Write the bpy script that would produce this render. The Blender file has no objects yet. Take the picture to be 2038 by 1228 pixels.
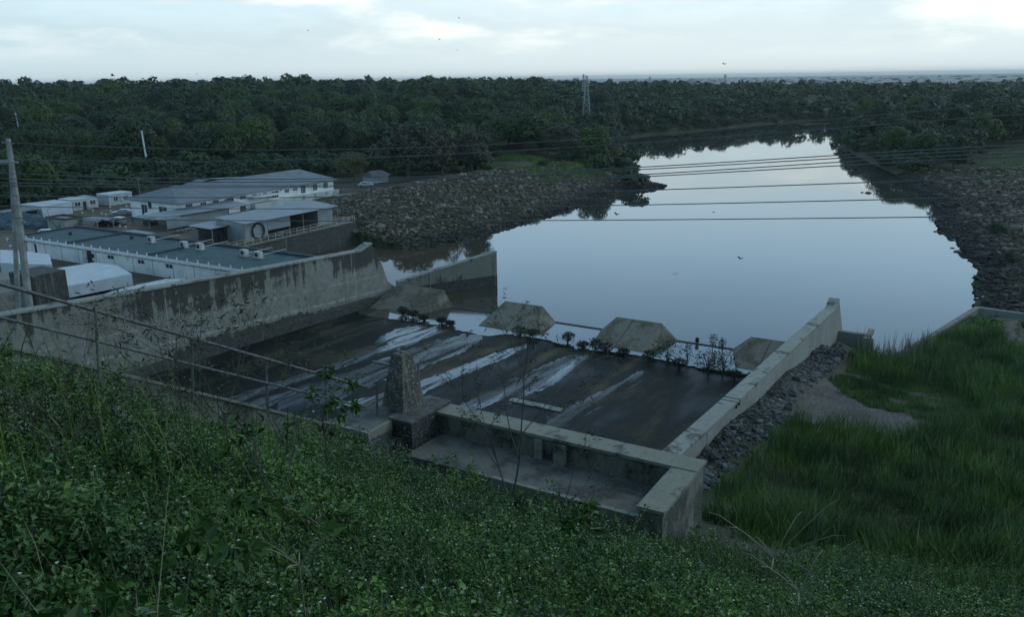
import bpy, bmesh, math, random
import numpy as np
from math import sin, cos, radians, pi

SC = bpy.context.scene
# ------------------------------------------------------------------ camera
FPX = 1650.0
PITCH = math.atan((614 - 156) / FPX)
ROLL = math.atan(.0133)
HC = 35.0
R0 = np.array([1, 0, 0.]); FW = np.array([0, cos(PITCH), -sin(PITCH)]); U0 = np.array([0, sin(PITCH), cos(PITCH)])
RT = cos(ROLL) * R0 - sin(ROLL) * U0
UP = sin(ROLL) * R0 + cos(ROLL) * U0
CAM = np.array([0, 0, HC])
from mathutils import Matrix, Vector
cd = bpy.data.cameras.new("camera"); cam = bpy.data.objects.new("camera", cd)
SC.collection.objects.link(cam); SC.camera = cam
cd.sensor_width = 36; cd.sensor_fit = 'HORIZONTAL'; cd.lens = 36 * FPX / 2038
cd.clip_start = .1; cd.clip_end = 60000
cam.matrix_world = Matrix(((RT[0], UP[0], -FW[0], 0), (RT[1], UP[1], -FW[1], 0), (RT[2], UP[2], -FW[2], HC), (0, 0, 0, 1)))

# ------------------------------------------------------------------ node helpers
class NT:
    def __init__(s, tree):
        s.t = tree; s.n = tree.nodes; s.l = tree.links
    def __call__(s, typ, _in=None, **kw):
        n = s.n.new(typ)
        for k, v in kw.items(): setattr(n, k, v)
        for k, v in (_in or {}).items():
            if isinstance(v, bpy.types.NodeSocket): s.l.new(v, n.inputs[k])
            else: n.inputs[k].default_value = v
        return n
    def math(s, op, a, b=0., c=0., clamp=False):
        n = s('ShaderNodeMath', {0: a, 1: b, 2: c}, operation=op, use_clamp=clamp); return n.outputs[0]
    def noise(s, vec, scale, detail=4, rough=.55, lac=2.0):
        return s('ShaderNodeTexNoise', {'Vector': vec, 'Scale': scale, 'Detail': detail, 'Roughness': rough, 'Lacunarity': lac}).outputs[0]
    def ramp(s, fac, stops, interp='LINEAR'):
        n = s('ShaderNodeValToRGB', {0: fac}); cr = n.color_ramp; cr.interpolation = interp
        while len(cr.elements) < len(stops): cr.elements.new(.5)
        for e, (p, c) in zip(cr.elements, stops):
            e.position = p; e.color = (c, c, c, 1) if isinstance(c, (int, float)) else (*c, 1)
        return n.outputs[0]
    def mix(s, fac, a, b, mode='MIX'):
        n = s('ShaderNodeMix', data_type='RGBA', blend_type=mode)
        for i, v in ((0, fac), (6, a), (7, b)):
            if isinstance(v, bpy.types.NodeSocket): s.l.new(v, n.inputs[i])
            else: n.inputs[i].default_value = v if not isinstance(v, tuple) or len(v) == 4 else (*v, 1)
        return n.outputs[2]
    def mapping(s, vec, scale=(1, 1, 1), rot=(0, 0, 0), loc=(0, 0, 0)):
        return s('ShaderNodeMapping', {'Vector': vec, 'Scale': scale, 'Rotation': rot, 'Location': loc}).outputs[0]

# ------------------------------------------------------------------ world: overcast evening sky
SUN_EL, SUN_AZ = radians(38), radians(25)
w = bpy.data.worlds.new("World"); SC.world = w; w.use_nodes = True
g = NT(w.node_tree); g.n.clear()
tc = g('ShaderNodeTexCoord').outputs['Generated']
sep = g('ShaderNodeSeparateXYZ', {0: tc})
zz = g.math('MAXIMUM', sep.outputs[2], 0.)
grad = g.ramp(zz, [(0, (.68, .78, .80)), (.05, (.66, .77, .80)), (.10, (.74, .92, .99)), (.20, (.62, .96, 1.26)), (.34, (.38, .68, 1.05)), (.55, (.13, .24, .34)), (1, (.08, .14, .18))])
# flat clouds: project the direction onto a plane high above
den = g.math('ADD', zz, .10)
px = g.math('DIVIDE', sep.outputs[0], den); py = g.math('DIVIDE', sep.outputs[1], den)
cv = g('ShaderNodeCombineXYZ', {0: px, 1: py, 2: 0.}).outputs[0]
cv1 = g.mapping(tc, (3.4, 3.4, 13), (0, 0, 0), (2.3, 1.1, .4))
n1 = g.noise(cv1, 1.2, 9, .58)
n2 = g.noise(g.mapping(tc, (1.3, 1.3, 9), (0, 0, 0), (5, 3, 0)), 1., 4, .5)
cover = g.ramp(g.math('ADD', g.math('MULTIPLY', n1, .6), g.math('MULTIPLY', n2, .4)), [(.36, 0.), (.52, 1.)], 'EASE')
vis = g.ramp(zz, [(.018, 0.), (.048, 1.)])
cf = g.math('MULTIPLY', cover, vis)
ccol = g.mix(g.ramp(n1, [(.42, 0.), (.58, 1.)]), (.52, .66, .71), (.93, .98, .96))
left = g.ramp(g.math('ADD', g.math('MULTIPLY', sep.outputs[0], .8), .5), [(.05, (.80, .87, .92)), (.5, (1, 1, 1)), (.95, (1.02, 1.02, 1.02))])
cm = g.mix(g.math('MULTIPLY', cf, g.ramp(zz, [(.085, .95), (.15, .06)])), grad, ccol)
sky = g('ShaderNodeTexSky', sky_type='NISHITA', sun_disc=False, sun_elevation=SUN_EL, sun_rotation=SUN_AZ + pi / 2)
skyc = g.mix(1., sky.outputs[0], (.006, .006, .006), 'MULTIPLY')
tot = g.mix(1., g.mix(1., cm, left, 'MULTIPLY'), skyc, 'ADD')
bg = g('ShaderNodeBackground', {0: tot, 1: 1.14})
wo = g('ShaderNodeOutputWorld', {0: bg.outputs[0]})
sl = bpy.data.lights.new("sun", 'SUN'); sl.energy = .5; sl.angle = radians(25); sl.color = (1, .97, .93)
so = bpy.data.objects.new("sun", sl); SC.collection.objects.link(so)
so.rotation_euler = Vector((cos(SUN_AZ) * cos(SUN_EL), sin(SUN_AZ) * cos(SUN_EL), sin(SUN_EL))).to_track_quat('Z', 'Y').to_euler()
SC.view_settings.view_transform = 'Standard'; SC.view_settings.look = 'None'; SC.view_settings.exposure = 0.; SC.view_settings.gamma = 1.
SC.render.engine = 'CYCLES'
SC.cycles.max_bounces = 6; SC.cycles.diffuse_bounces = 2; SC.cycles.glossy_bounces = 3; SC.cycles.volume_bounces = 0
SC.cycles.transparent_max_bounces = 8; SC.cycles.use_denoising = True
SC.cycles.caustics_reflective = False; SC.cycles.caustics_refractive = False

# ------------------------------------------------------------------ frames: rays of the camera and the dam's own axes (u downstream, v to the right)
AX = radians(31)
UD = np.array([sin(AX), cos(AX), 0]); VD = np.array([cos(AX), -sin(AX), 0])
def ray(x, y): return FW + RT * (x - 1019) / FPX + UP * (614 - y) / FPX
def P(x, y, z): r = ray(x, y); return CAM + r * (z - HC) / r[2]
def D(x, y, d): return CAM + ray(x, y) * d
def PU(x, y, u): r = ray(x, y); return CAM + r * u / (r @ UD)
def PV(x, y, v): r = ray(x, y); return CAM + r * v / (r @ VD)
def W(u, v, z=0.): return UD * u + VD * v + np.array([0, 0, z])
def UV(p): return float(p @ UD), float(p @ VD)
rng = np.random.default_rng(7); random.seed(7)

# ------------------------------------------------------------------ object helpers
def tag(o, label=None, cat=None, group=None, kind=None):
    for k, v in (('label', label), ('category', cat), ('group', group), ('kind', kind)):
        if v: o[k] = v
    return o
def thing(name, loc, label, cat, group=None):
    o = bpy.data.objects.new(name, None); SC.collection.objects.link(o); o.location = Vector(loc)
    return tag(o, label, cat, group)
def link(name, me, parent=None, world=True):
    o = bpy.data.objects.new(name, me); SC.collection.objects.link(o)
    if parent is not None: o.parent = parent
    return o
def mesh_np(name, verts, faces, mats, mi=None, smooth=False, parent=None, origin=None, label=None, cat=None, group=None, kind=None):
    """verts (N,3) in world metres; faces a (M,k) array or a list of index lists."""
    verts = np.asarray(verts, float)
    if origin is None:
        if parent is not None: origin = np.array(parent.matrix_world.translation if False else abs_loc(parent))
        elif kind: origin = np.zeros(3)
        else:
            lo, hi = verts.min(0), verts.max(0); origin = np.array([(lo[0] + hi[0]) / 2, (lo[1] + hi[1]) / 2, lo[2]])
    me = bpy.data.meshes.new(name); V = verts - origin
    me.vertices.add(len(V)); me.vertices.foreach_set('co', V.astype(np.float32).ravel())
    if isinstance(faces, np.ndarray):
        k = faces.shape[1]; nl = faces.size; starts = np.arange(0, nl, k); idx = faces.ravel()
    else:
        idx = np.array([i for f in faces for i in f]); lens = np.array([len(f) for f in faces]); starts = np.concatenate([[0], np.cumsum(lens)[:-1]]); nl = len(idx)
    me.loops.add(nl); me.loops.foreach_set('vertex_index', idx.astype(np.int32))
    me.polygons.add(len(starts)); me.polygons.foreach_set('loop_start', starts.astype(np.int32))
    for m in (mats if isinstance(mats, (list, tuple)) else [mats]): me.materials.append(m)
    if mi is not None: me.polygons.foreach_set('material_index', np.asarray(mi, np.int32))
    me.polygons.foreach_set('use_smooth', np.full(len(starts), bool(smooth)))
    me.update(calc_edges=True); me.validate()
    o = link(name, me, parent)
    if parent is None: o.location = Vector(origin)
    return tag(o, label, cat, group, kind)
def abs_loc(o):
    l = Vector(o.location)
    while o.parent is not None: o = o.parent; l = l + Vector(o.location)
    return np.array(l)

class MB:
    """collects boxes, prisms and tubes in world metres"""
    def __init__(s): s.v = []; s.f = []; s.m = []
    def add(s, vs, fs, m=0):
        b = len(s.v); s.v += [tuple(map(float, p)) for p in vs]; s.f += [[b + i for i in f] for f in fs]; s.m += [m] * len(fs); return s
    def hexa(s, lo4, hi4, m=0):
        return s.add(list(lo4) + list(hi4), [[3, 2, 1, 0], [4, 5, 6, 7], [0, 1, 5, 4], [1, 2, 6, 5], [2, 3, 7, 6], [3, 0, 4, 7]], m)
    def box(s, u0, u1, v0, v1, z0, z1, m=0):   # in dam axes
        q = [(u0, v0), (u0, v1), (u1, v1), (u1, v0)]
        return s.hexa([W(a, b, z0) for a, b in q][::-1], [W(a, b, z1) for a, b in q][::-1], m)
    def obox(s, c, ax, hx, hy, z0, z1, m=0):   # centre, heading angle, half sizes
        x = np.array([cos(ax), sin(ax), 0]); y = np.array([-sin(ax), cos(ax), 0]); c = np.array([c[0], c[1], 0.])
        q = [c - x * hx - y * hy, c + x * hx - y * hy, c + x * hx + y * hy, c - x * hx + y * hy]
        return s.hexa([p + [0, 0, z0] for p in q], [p + [0, 0, z1] for p in q], m)
    def prism_v(s, uz, v0, v1, m=0):           # polygon in (u,z), extruded along v
        n = len(uz); a = [W(u, v0, z) for u, z in uz]; b = [W(u, v1, z) for u, z in uz]
        return s.add(a + b, [list(range(n)), list(range(2 * n - 1, n - 1, -1))] + [[i, i + n, (i + 1) % n + n, (i + 1) % n] for i in range(n)], m)
    def tube(s, pts, r, n=6, m=0, cap=True):
        pts = [np.asarray(p, float) for p in pts]; rs = r if isinstance(r, (list, tuple, np.ndarray)) else [r] * len(pts)
        rings = []; 
        for i, p in enumerate(pts):
            t = pts[min(i + 1, len(pts) - 1)] - pts[max(i - 1, 0)]; t = t / (np.linalg.norm(t) + 1e-9)
            ref = np.array([0, 0, 1.]) if abs(t[2]) < .9 else np.array([1., 0, 0]); a = np.cross(t, ref); a /= np.linalg.norm(a); b = np.cross(t, a)
            rings.append([p + rs[i] * (a * cos(2 * pi * k / n) + b * sin(2 * pi * k / n)) for k in range(n)])
        fs = []
        for i in range(len(pts) - 1):
            for k in range(n): fs.append([i * n + k, i * n + (k + 1) % n, (i + 1) * n + (k + 1) % n, (i + 1) * n + k])
        if cap: fs += [list(range(n))[::-1], [(len(pts) - 1) * n + k for k in range(n)]]
        return s.add([p for r_ in rings for p in r_], fs, m)
    def build(s, name, mats, parent=None, **kw):
        return mesh_np(name, np.array(s.v), s.f, mats, mi=s.m, parent=parent, **kw)

def in_poly(pts, poly):
    x, y = pts[:, 0], pts[:, 1]; c = np.zeros(len(x), bool); n = len(poly)
    for i in range(n):
        x0, y0 = poly[i][:2]; x1, y1 = poly[(i + 1) % n][:2]
        if y0 == y1: continue
        c ^= ((y0 > y) != (y1 > y)) & (x < (x1 - x0) * (y - y0) / (y1 - y0) + x0)
    return c
def sdist(pts, poly):    # positive outside
    d = np.full(len(pts), 1e9); n = len(poly)
    for i in range(n):
        a = np.array(poly[i][:2], float); b = np.array(poly[(i + 1) % n][:2], float); ab = b - a
        t = np.clip(((pts - a) @ ab) / max(ab @ ab, 1e-9), 0, 1); d = np.minimum(d, np.hypot(*(pts - a - t[:, None] * ab).T))
    return np.where(in_poly(pts, poly), -d, d)

# ------------------------------------------------------------------ materials
def base_mat(name):
    m = bpy.data.materials.new(name); m.use_nodes = True; g = NT(m.node_tree); b = g.n['Principled BSDF']; return m, g, b
def M_plain(name, col, rough=.6, metal=0., var=.12, scale=1.5, bump=0.):
    m, g, b = base_mat(name); pos = g('ShaderNodeNewGeometry').outputs['Position']
    n = g.noise(pos, scale, 5, .6); lo = tuple(c * (1 - var * 1.6) for c in col); hi = tuple(min(1, c * (1 + var)) for c in col)
    g.l.new(g.ramp(n, [(.3, lo), (.7, hi)]), b.inputs['Base Color']); b.inputs['Roughness'].default_value = rough; b.inputs['Metallic'].default_value = metal
    if bump: g.l.new(g('ShaderNodeBump', {'Strength': bump, 'Height': g.noise(pos, scale * 12, 3)}).outputs[0], b.inputs['Normal'])
    return m
def M_concrete(name, col, dark=(.035, .04, .036), amount=.45, streak=.35, sc=.25, bands=None, white=0., fine=6., vert=(1.6, 1.6, .12), lich=0.):
    """weathered concrete: mottled base, black algae patches, runs of stain down the face, pale drips"""
    m, g, b = base_mat(name); pos = g('ShaderNodeNewGeometry').outputs['Position']
    pos = g.mapping(pos, (1, 1, 1), (0, 0, AX))
    n0 = g.noise(pos, sc, 6, .6); nf = g.noise(pos, fine, 4, .65)
    c = g.ramp(g.math('ADD', g.math('MULTIPLY', n0, .6), g.math('MULTIPLY', nf, .4)), [(.3, tuple(x * .62 for x in col)), (.5, col), (.7, tuple(min(1, x * 1.3) for x in col))])
    ns = g.noise(g.mapping(pos, vert), 1.0, 5, .65)
    st = g.math('ADD', g.math('MULTIPLY', n0, 1 - streak), g.math('MULTIPLY', ns, streak))
    if bands:
        z = g('ShaderNodeSeparateXYZ', {0: pos}).outputs[2]
        bn = g.noise(g.mapping(pos, (.12, .12, bands)), 1., 4, .7)
        st = g.math('ADD', g.math('MULTIPLY', st, .6), g.math('MULTIPLY', bn, .4))
    f = g.ramp(st, [(.66 - amount * .42, 0.), (.72 - amount * .36, 1.)])
    f = g.math('MULTIPLY', f, g.ramp(nf, [(.35, .45), (.6, 1.)]))
    c = g.mix(f, c, dark)
    if white:
        nw = g.noise(g.mapping(pos, (vert[0] * 1.3, vert[1] * 1.3, vert[2] * .7), (0, 0, 0), (7, 3, 1)), 1.4, 5, .7)
        c = g.mix(g.math('MULTIPLY', g.ramp(nw, [(.60, 0.), (.68, 1.)]), white), c, tuple(min(1, x * 1.9) for x in col))
    if lich:
        nl = g.noise(pos, 14., 4, .8)
        c = g.mix(g.math('MULTIPLY', g.ramp(nl, [(.56, 0.), (.6, 1.)]), lich), c, (.55, .58, .55))
    g.l.new(c, b.inputs['Base Color']); b.inputs['Roughness'].default_value = .85
    g.l.new(g('ShaderNodeBump', {'Strength': .25, 'Distance': .05, 'Height': nf}).outputs[0], b.inputs['Normal'])
    return m
def M_leaf(name, a, bb, c, rough=.55, trans=.15, objvar=.5, scale=0., spec=.25):
    m, g, b = base_mat(name); ge = g('ShaderNodeNewGeometry'); ri = ge.outputs['Random Per Island']
    col = g.ramp(ri, [(0., a), (.5, bb), (1., c)])
    if objvar:
        orn = g('ShaderNodeObjectInfo').outputs['Random']
        col = g.mix(1., col, g.ramp(orn, [(0., (1 - objvar, 1 - objvar * .8, 1 - objvar * .3)), (.5, (1, 1, 1)), (.85, (1 + objvar * .7, 1 + objvar * .6, .95)), (1., (1 + objvar * 1.6, 1 + objvar, .9))]), 'MULTIPLY')
    if scale:
        nz = g.noise(ge.outputs['Position'], scale, 3, .75)
        col = g.mix(1., col, g.ramp(nz, [(.36, (.5, .6, .68)), (.5, (.95, 1., .95)), (.62, (1.42, 1.36, 1.08))]), 'MULTIPLY')
    g.l.new(col, b.inputs['Base Color']); b.inputs['Roughness'].default_value = rough; b.inputs['Specular IOR Level'].default_value = spec
    return m
CONC = M_concrete('weathered_concrete', (.22, .235, .205), amount=.36, bands=.5)
CONC_WALL = M_concrete('stained_wall_concrete', (.26, .28, .245), amount=.66, streak=.5, bands=.42, white=.5, vert=(.7, .7, .10), sc=.10, fine=1.6)
CONC_DARK = M_concrete('black_stained_concrete', (.13, .14, .13), amount=.75, streak=.4, bands=.4, white=.45, vert=(.45, .45, .08), sc=.12, fine=2.5)
CONC_PALE = M_concrete('pale_concrete', (.28, .305, .275), amount=.34, sc=.4, fine=3)
CONC_BLOCK = M_concrete('baffle_concrete', (.20, .205, .165), dark=(.075, .07, .05), amount=.5, sc=.3, fine=2.5, white=.35, vert=(.7, .7, .3))
CONC_NEAR = M_concrete('near_concrete', (.20, .215, .18), amount=.50, streak=.3, sc=1.1, fine=14, vert=(3, 3, .8))
CONC_TOP = M_concrete('coping_concrete', (.25, .265, .215), amount=.34, sc=1.2, fine=16, vert=(2, 2, 2))
CONC_LEDGE = M_concrete('ledge_concrete', (.17, .185, .17), dark=(.05, .055, .055), amount=.52, sc=.9, fine=9, vert=(1.5, 1.5, 1.5))
CONC_LICHEN = M_concrete('lichen_concrete', (.20, .2, .165), dark=(.04, .042, .038), amount=.62, streak=.5, sc=2.4, fine=26, vert=(6, 6, 1.2), lich=.45)
CONC_BLACK = M_concrete('algae_black_concrete', (.12, .13, .12), dark=(.015, .018, .018), amount=.95, sc=1.6, fine=22, lich=.4)
WHITE = M_concrete('white_painted_wall', (.80, .85, .82), dark=(.35, .37, .34), amount=.12, sc=.3, fine=4, vert=(1.5, 1.5, .15))
WHITE_B = M_plain('white_paint', (.68, .74, .76), .6, var=.08)
OFFW = M_concrete('grimy_white_panels', (.50, .55, .54), dark=(.2, .22, .2), amount=.3, sc=.5, fine=5, vert=(2, 2, .2))
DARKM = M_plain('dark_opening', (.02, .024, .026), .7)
GLASS = M_plain('window_glass', (.05, .06, .07), .15)
METALG = M_plain('galvanised_steel', (.32, .35, .36), .45, .3, var=.2, scale=6)
RAILM = M_plain('grey_rail_paint', (.12, .135, .135), .6, .1, var=.35, scale=9)
RAILW = M_plain('white_rail_paint', (.55, .6, .6), .5, 0, var=.2, scale=3)
def M_roof(name, col, sc=3., rough=.45, metal=.3):
    m, g, b = base_mat(name); pos = g.mapping(g('ShaderNodeNewGeometry').outputs['Position'], (1, 1, 1), (0, 0, AX))
    wv = g('ShaderNodeTexWave', {'Vector': pos, 'Scale': sc, 'Distortion': 0.}, wave_type='BANDS', bands_direction='Y').outputs[1]
    n = g.noise(pos, .35, 5, .6)
    c = g.ramp(n, [(.3, tuple(x * .75 for x in col)), (.7, tuple(x * 1.15 for x in col))])
    c = g.mix(g.ramp(wv, [(.0, .35), (.3, 0.)]), c, tuple(x * .6 for x in col))
    g.l.new(c, b.inputs['Base Color']); b.inputs['Roughness'].default_value = rough; b.inputs['Metallic'].default_value = metal
    return m
ROOF = M_roof('corrugated_steel_roof', (.17, .20, .22)); PANEL = M_roof('corrugated_steel_panel', (.30, .35, .36), 2.)
ROOFG = M_plain('green_felt_roof', (.045, .095, .105), .75, var=.25, scale=.6, bump=.1)
ROOFG2 = M_plain('green_roof_upstand', (.03, .062, .068), .7, var=.2, scale=.6)
WOOD = M_plain('weathered_timber', (.16, .13, .09), .8, var=.4, scale=3)
RUST = M_plain('dark_rusty_steel', (.05, .055, .055), .6, .3, var=.5, scale=3)
BARK = M_plain('bark', (.07, .065, .055), .9, var=.3, scale=2)
STEM = M_leaf('plant_stems', (.11, .14, .08), (.17, .19, .12), (.24, .25, .19), objvar=0)
DRY = M_leaf('dry_stems', (.20, .20, .14), (.27, .26, .20), (.14, .15, .10), objvar=0)
TWIG = M_plain('grey_twigs', (.075, .075, .062), .8, var=.3, scale=4)
HERB = M_leaf('herb_leaves', (.034, .092, .022), (.080, .175, .044), (.18, .29, .11), .42, objvar=0, scale=.5)
BROAD = M_leaf('broad_leaves', (.05, .12, .025), (.07, .15, .035), (.045, .10, .03), .4, objvar=0)
GRASS = M_leaf('tall_grass_blades', (.044, .108, .022), (.088, .165, .040), (.19, .25, .10), objvar=0, scale=.16)
SHRUBL = M_leaf('curled_leaves', (.05, .065, .035), (.09, .10, .06), (.06, .11, .03), objvar=0)
PETAL = M_plain('white_petals', (.72, .74, .76), .6)
SEED = M_leaf('seed_heads', (.20, .21, .17), (.28, .28, .22), (.16, .17, .13), objvar=0)
F_DARK = M_leaf('forest_leaves', (.017, .042, .018), (.030, .066, .025), (.055, .095, .034))
F_MID = M_leaf('green_bush_leaves', (.018, .048, .012), (.032, .078, .018), (.052, .105, .026))
F_BROWN = M_leaf('flowering_tree_leaves', (.036, .048, .024), (.070, .076, .038), (.13, .125, .07))
F_FAR = M_leaf('far_forest_leaves', (.018, .043, .021), (.030, .062, .027), (.050, .085, .035), objvar=0, scale=.035)

# terrain material
def M_ground():
    m, g, b = base_mat('earth_and_turf'); pos = g('ShaderNodeNewGeometry').outputs['Position']
    n = g.noise(pos, .08, 6, .6); nf = g.noise(pos, 2.2, 5, .7)
    green = g.ramp(nf, [(.3, (.018, .036, .012)), (.7, (.045, .075, .022))])
    earth = g.ramp(nf, [(.3, (.05, .045, .036)), (.7, (.17, .15, .115))])
    c = g.mix(g.ramp(n, [(.48, 0.), (.6, 1.)]), green, earth)
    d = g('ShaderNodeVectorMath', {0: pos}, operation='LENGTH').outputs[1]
    far = g.ramp(g.noise(g.mapping(pos, (.3, 1, 1)), .0035, 6, .7), [(.4, (.16, .19, .185)), (.5, (.27, .28, .25)), (.55, (.36, .36, .31)), (.66, (.18, .21, .20))])  # sunlit brightness of the distant plain painted into its colour
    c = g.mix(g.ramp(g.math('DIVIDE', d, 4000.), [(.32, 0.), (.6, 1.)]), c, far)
    g.l.new(c, b.inputs['Base Color']); b.inputs['Roughness'].default_value = .95
    g.l.new(g('ShaderNodeBump', {'Strength': .9, 'Distance': .25, 'Height': g.noise(pos, 3.5, 6, .8)}).outputs[0], b.inputs['Normal'])
    return m
GROUND = M_ground()
def M_leftwall():
    m, g, b = base_mat('training_wall_concrete'); ge = g('ShaderNodeNewGeometry').outputs['Position']; pos = g.mapping(ge, (1, 1, 1), (0, 0, AX)); sp = g('ShaderNodeSeparateXYZ', {0: pos})
    u, z = sp.outputs[1], sp.outputs[2]; t = g.math('ADD', g.math('ADD', z, g.math('MULTIPLY', u, .0593)), -14.86)
    n0 = g.noise(pos, .16, 6, .6); nf = g.noise(pos, 1.6, 5, .65); runs = g.noise(g.mapping(pos, (.8, .8, .07)), 1., 5, .65); lowf = g.noise(g.mapping(pos, (.05, .05, .22)), 1., 3, .5)
    c = g.ramp(g.math('ADD', g.math('MULTIPLY', n0, .5), g.math('MULTIPLY', nf, .5)), [(.35, (.15, .155, .125)), (.5, (.22, .235, .205)), (.66, (.30, .325, .30))])
    tn = g.math('DIVIDE', g.math('ADD', t, 12.), 12.)   # 0 foot .. 1 top
    topb = g.ramp(tn, [(.60, 0.), (.74, .10), (.86, .13), (1., .20)]); midb = g.ramp(tn, [(.20, 0.), (.27, .15), (.35, .13), (.40, 0.), (.52, 0.), (.55, .06), (.60, 0.)])
    s_ = g.math('ADD', g.math('ADD', g.math('MULTIPLY', runs, .55), g.math('MULTIPLY', n0, .45)), g.math('ADD', topb, midb)); s_ = g.math('ADD', s_, g.math('MULTIPLY', g.math('ADD', lowf, -.5), .5))
    s_ = g.math('ADD', s_, g.math('MULTIPLY', g.math('ADD', nf, -.5), .22))
    f = g.ramp(s_, [(.60, 0.), (.66, .9)]); c = g.mix(f, c, (.03, .034, .03))
    line = g.math('ADD', g.ramp(tn, [(.405, 0.), (.415, 1.), (.43, 1.), (.445, 0.)]), g.ramp(tn, [(.62, 0.), (.63, .7), (.64, .7), (.655, 0.)]))
    c = g.mix(g.math('MULTIPLY', line, g.ramp(nf, [(.4, .0), (.6, .7)])), c, (.40, .44, .42))
    dr = g.noise(g.mapping(pos, (1.1, 1.1, .05), (0, 0, 0), (9, 4, 2)), 1.1, 4, .7); c = g.mix(g.ramp(dr, [(.62, 0.), (.68, .6)]), c, (.42, .45, .43))
    g.l.new(c, b.inputs['Base Color']); b.inputs['Roughness'].default_value = .88; g.l.new(g('ShaderNodeBump', {'Strength': .3, 'Distance': .1, 'Height': nf}).outputs[0], b.inputs['Normal'])
    return m
LEFTWALL = M_leftwall()
def M_gravel(name, a, bb, sc):
    m, g, b = base_mat(name); pos = g('ShaderNodeNewGeometry').outputs['Position']
    vo = g('ShaderNodeTexVoronoi', {'Vector': pos, 'Scale': sc}); c = g.mix(vo.outputs['Color'], a, bb)
    n = g.noise(pos, .25, 5, .6); c = g.mix(1., c, g.ramp(n, [(.3, .6), (.7, 1.25)]), 'MULTIPLY')
    g.l.new(c, b.inputs['Base Color']); b.inputs['Roughness'].default_value = .95
    g.l.new(g('ShaderNodeBump', {'Strength': .6, 'Distance': .05, 'Height': vo.outputs['Distance']}).outputs[0], b.inputs['Normal'])
    return m
GRAVEL = M_gravel('gravel', (.045, .045, .04), (.17, .165, .145), 6.)
YARD = M_gravel('yard_dirt', (.10, .095, .075), (.145, .135, .11), 1.2)
def M_rock(name, a, b_, c_, wet=True):
    m, g, b = base_mat(name); ge = g('ShaderNodeNewGeometry'); ri = ge.outputs['Random Per Island']
    col = g.ramp(ri, [(0., a), (.6, b_), (1., c_)]); nf = g.noise(ge.outputs['Position'], 3., 4, .7)
    col = g.mix(1., col, g.ramp(nf, [(.3, .7), (.7, 1.2)]), 'MULTIPLY')
    if wet:
        z = g('ShaderNodeSeparateXYZ', {0: ge.outputs['Position']}).outputs[2]
        wz = g.math('ADD', z, g.math('MULTIPLY', g.noise(ge.outputs['Position'], .06, 3), 2.4))
        col = g.mix(g.ramp(g.math('DIVIDE', wz, 10.), [(.20, 1.), (.38, 0.)]), col, (.022, .026, .025))
    g.l.new(col, b.inputs['Base Color']); b.inputs['Roughness'].default_value = .85
    return m
ROCKS = M_rock('riprap_rock', (.040, .034, .025), (.100, .084, .060), (.27, .245, .20))
ROCKS_B = M_rock('blue_grey_cobbles', (.03, .038, .04), (.075, .09, .09), (.17, .19, .185), False)

# ------------------------------------------------------------------ shoreline, from the photograph's waterline unprojected on z = 0
left_px = [(762, 507), (800, 501), (850, 492), (905, 482), (960, 468), (1000, 457), (1030, 447), (1065, 436), (1100, 428), (1140, 415), (1180, 405), (1210, 393), (1242, 384), (1275, 380.5), (1300, 378), (1326, 369.5),
           (1318, 368), (1300, 366), (1285, 361), (1268, 355), (1262, 350), (1261, 340), (1263, 330), (1260, 325), (1245, 321), (1259, 317), (1240, 313), (1236, 300), (1240, 290), (1238, 276)]
far_px = [(1300, 268), (1380, 262), (1450, 255), (1500, 249), (1560, 244), (1610, 241), (1648, 239), (1662, 243), (1668, 256)]
right_px = [(1680, 266), (1694, 284), (1669, 290), (1694, 303), (1712, 314), (1745, 330), (1790, 350), (1822, 372), (1850, 395), (1868, 414), (1890, 430), (1866, 434), (1867, 459), (1885, 468), (1902, 474), (1911, 489), (1925, 507), (1943, 518), (1955, 541), (1940, 561), (1944, 585)]
rp = [P(x, y, 0)[:2] for x, y in left_px + far_px + right_px]
RIVER = [W(108, -16.8)[:2], W(103.6, -16.8)[:2], W(103.6, -86.5)[:2], W(92, -87)[:2], W(92, -123.6)[:2], W(128, -123.6)[:2]] + rp[1:] + [P(1945, 609, 2.6)[:2], P(1840, 673, 2.8)[:2], P(1770, 713, 2.9)[:2]]

# ------------------------------------------------------------------ terrain height
near_c = [(730, 912, 16), (600, 898, 15), (500, 885, 14), (1000, 985, 17), (1200, 1020, 17.5), (1300, 1055, 17.5), (1390, 1072, 18), (400, 868, 13), (0, 735, 11), (200, 765, 12), (0, 1228, 3.4), (500, 1228, 5), (1000, 1228, 6.5),
          (1500, 1228, 9.5), (2038, 1228, 13), (500, 1000, 9), (1000, 1100, 11), (0, 950, 6), (1500, 1170, 14), (1700, 1150, 19), (1480, 1105, 22), (2038, 1170, 22), (-500, 900, 7), (-400, 700, 12), (2600, 1228, 15), (1019, 1600, 3), (1800, 1600, 5)]
CT = [(D(x, y, d) - [0, 0, .40]) for x, y, d in near_c]
for x, y, z in [(1420, 960, 9.7), (1450, 850, 8.9), (1560, 740, 7), (1640, 700, 5), (1700, 830, 6.5), (1900, 720, 4), (2038, 640, 3), (1945, 618, 2.6), (1840, 690, 3), (1740, 750, 4), (1700, 1000, 8.5), (2038, 900, 6.5), (1600, 1075, 10.5), (1900, 1090, 10), (2400, 900, 6.5), (2500, 700, 5), (2500, 1090, 11), (1800, 620, 1.5), (1760, 660, 2)]:
    CT.append(P(x, y, z))
for X, Y, z in [(4, -8, 40), (-6, -5, 42), (-20, 8, 34), (15, -3, 34), (0, -30, 46), (60, -10, 30), (-60, -10, 40), (-1, .6, 33.3), (2, .5, 32.6), (-30, 40, 18)]: CT.append(np.array([X, Y, z], float))
CT = np.array(CT)
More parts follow.
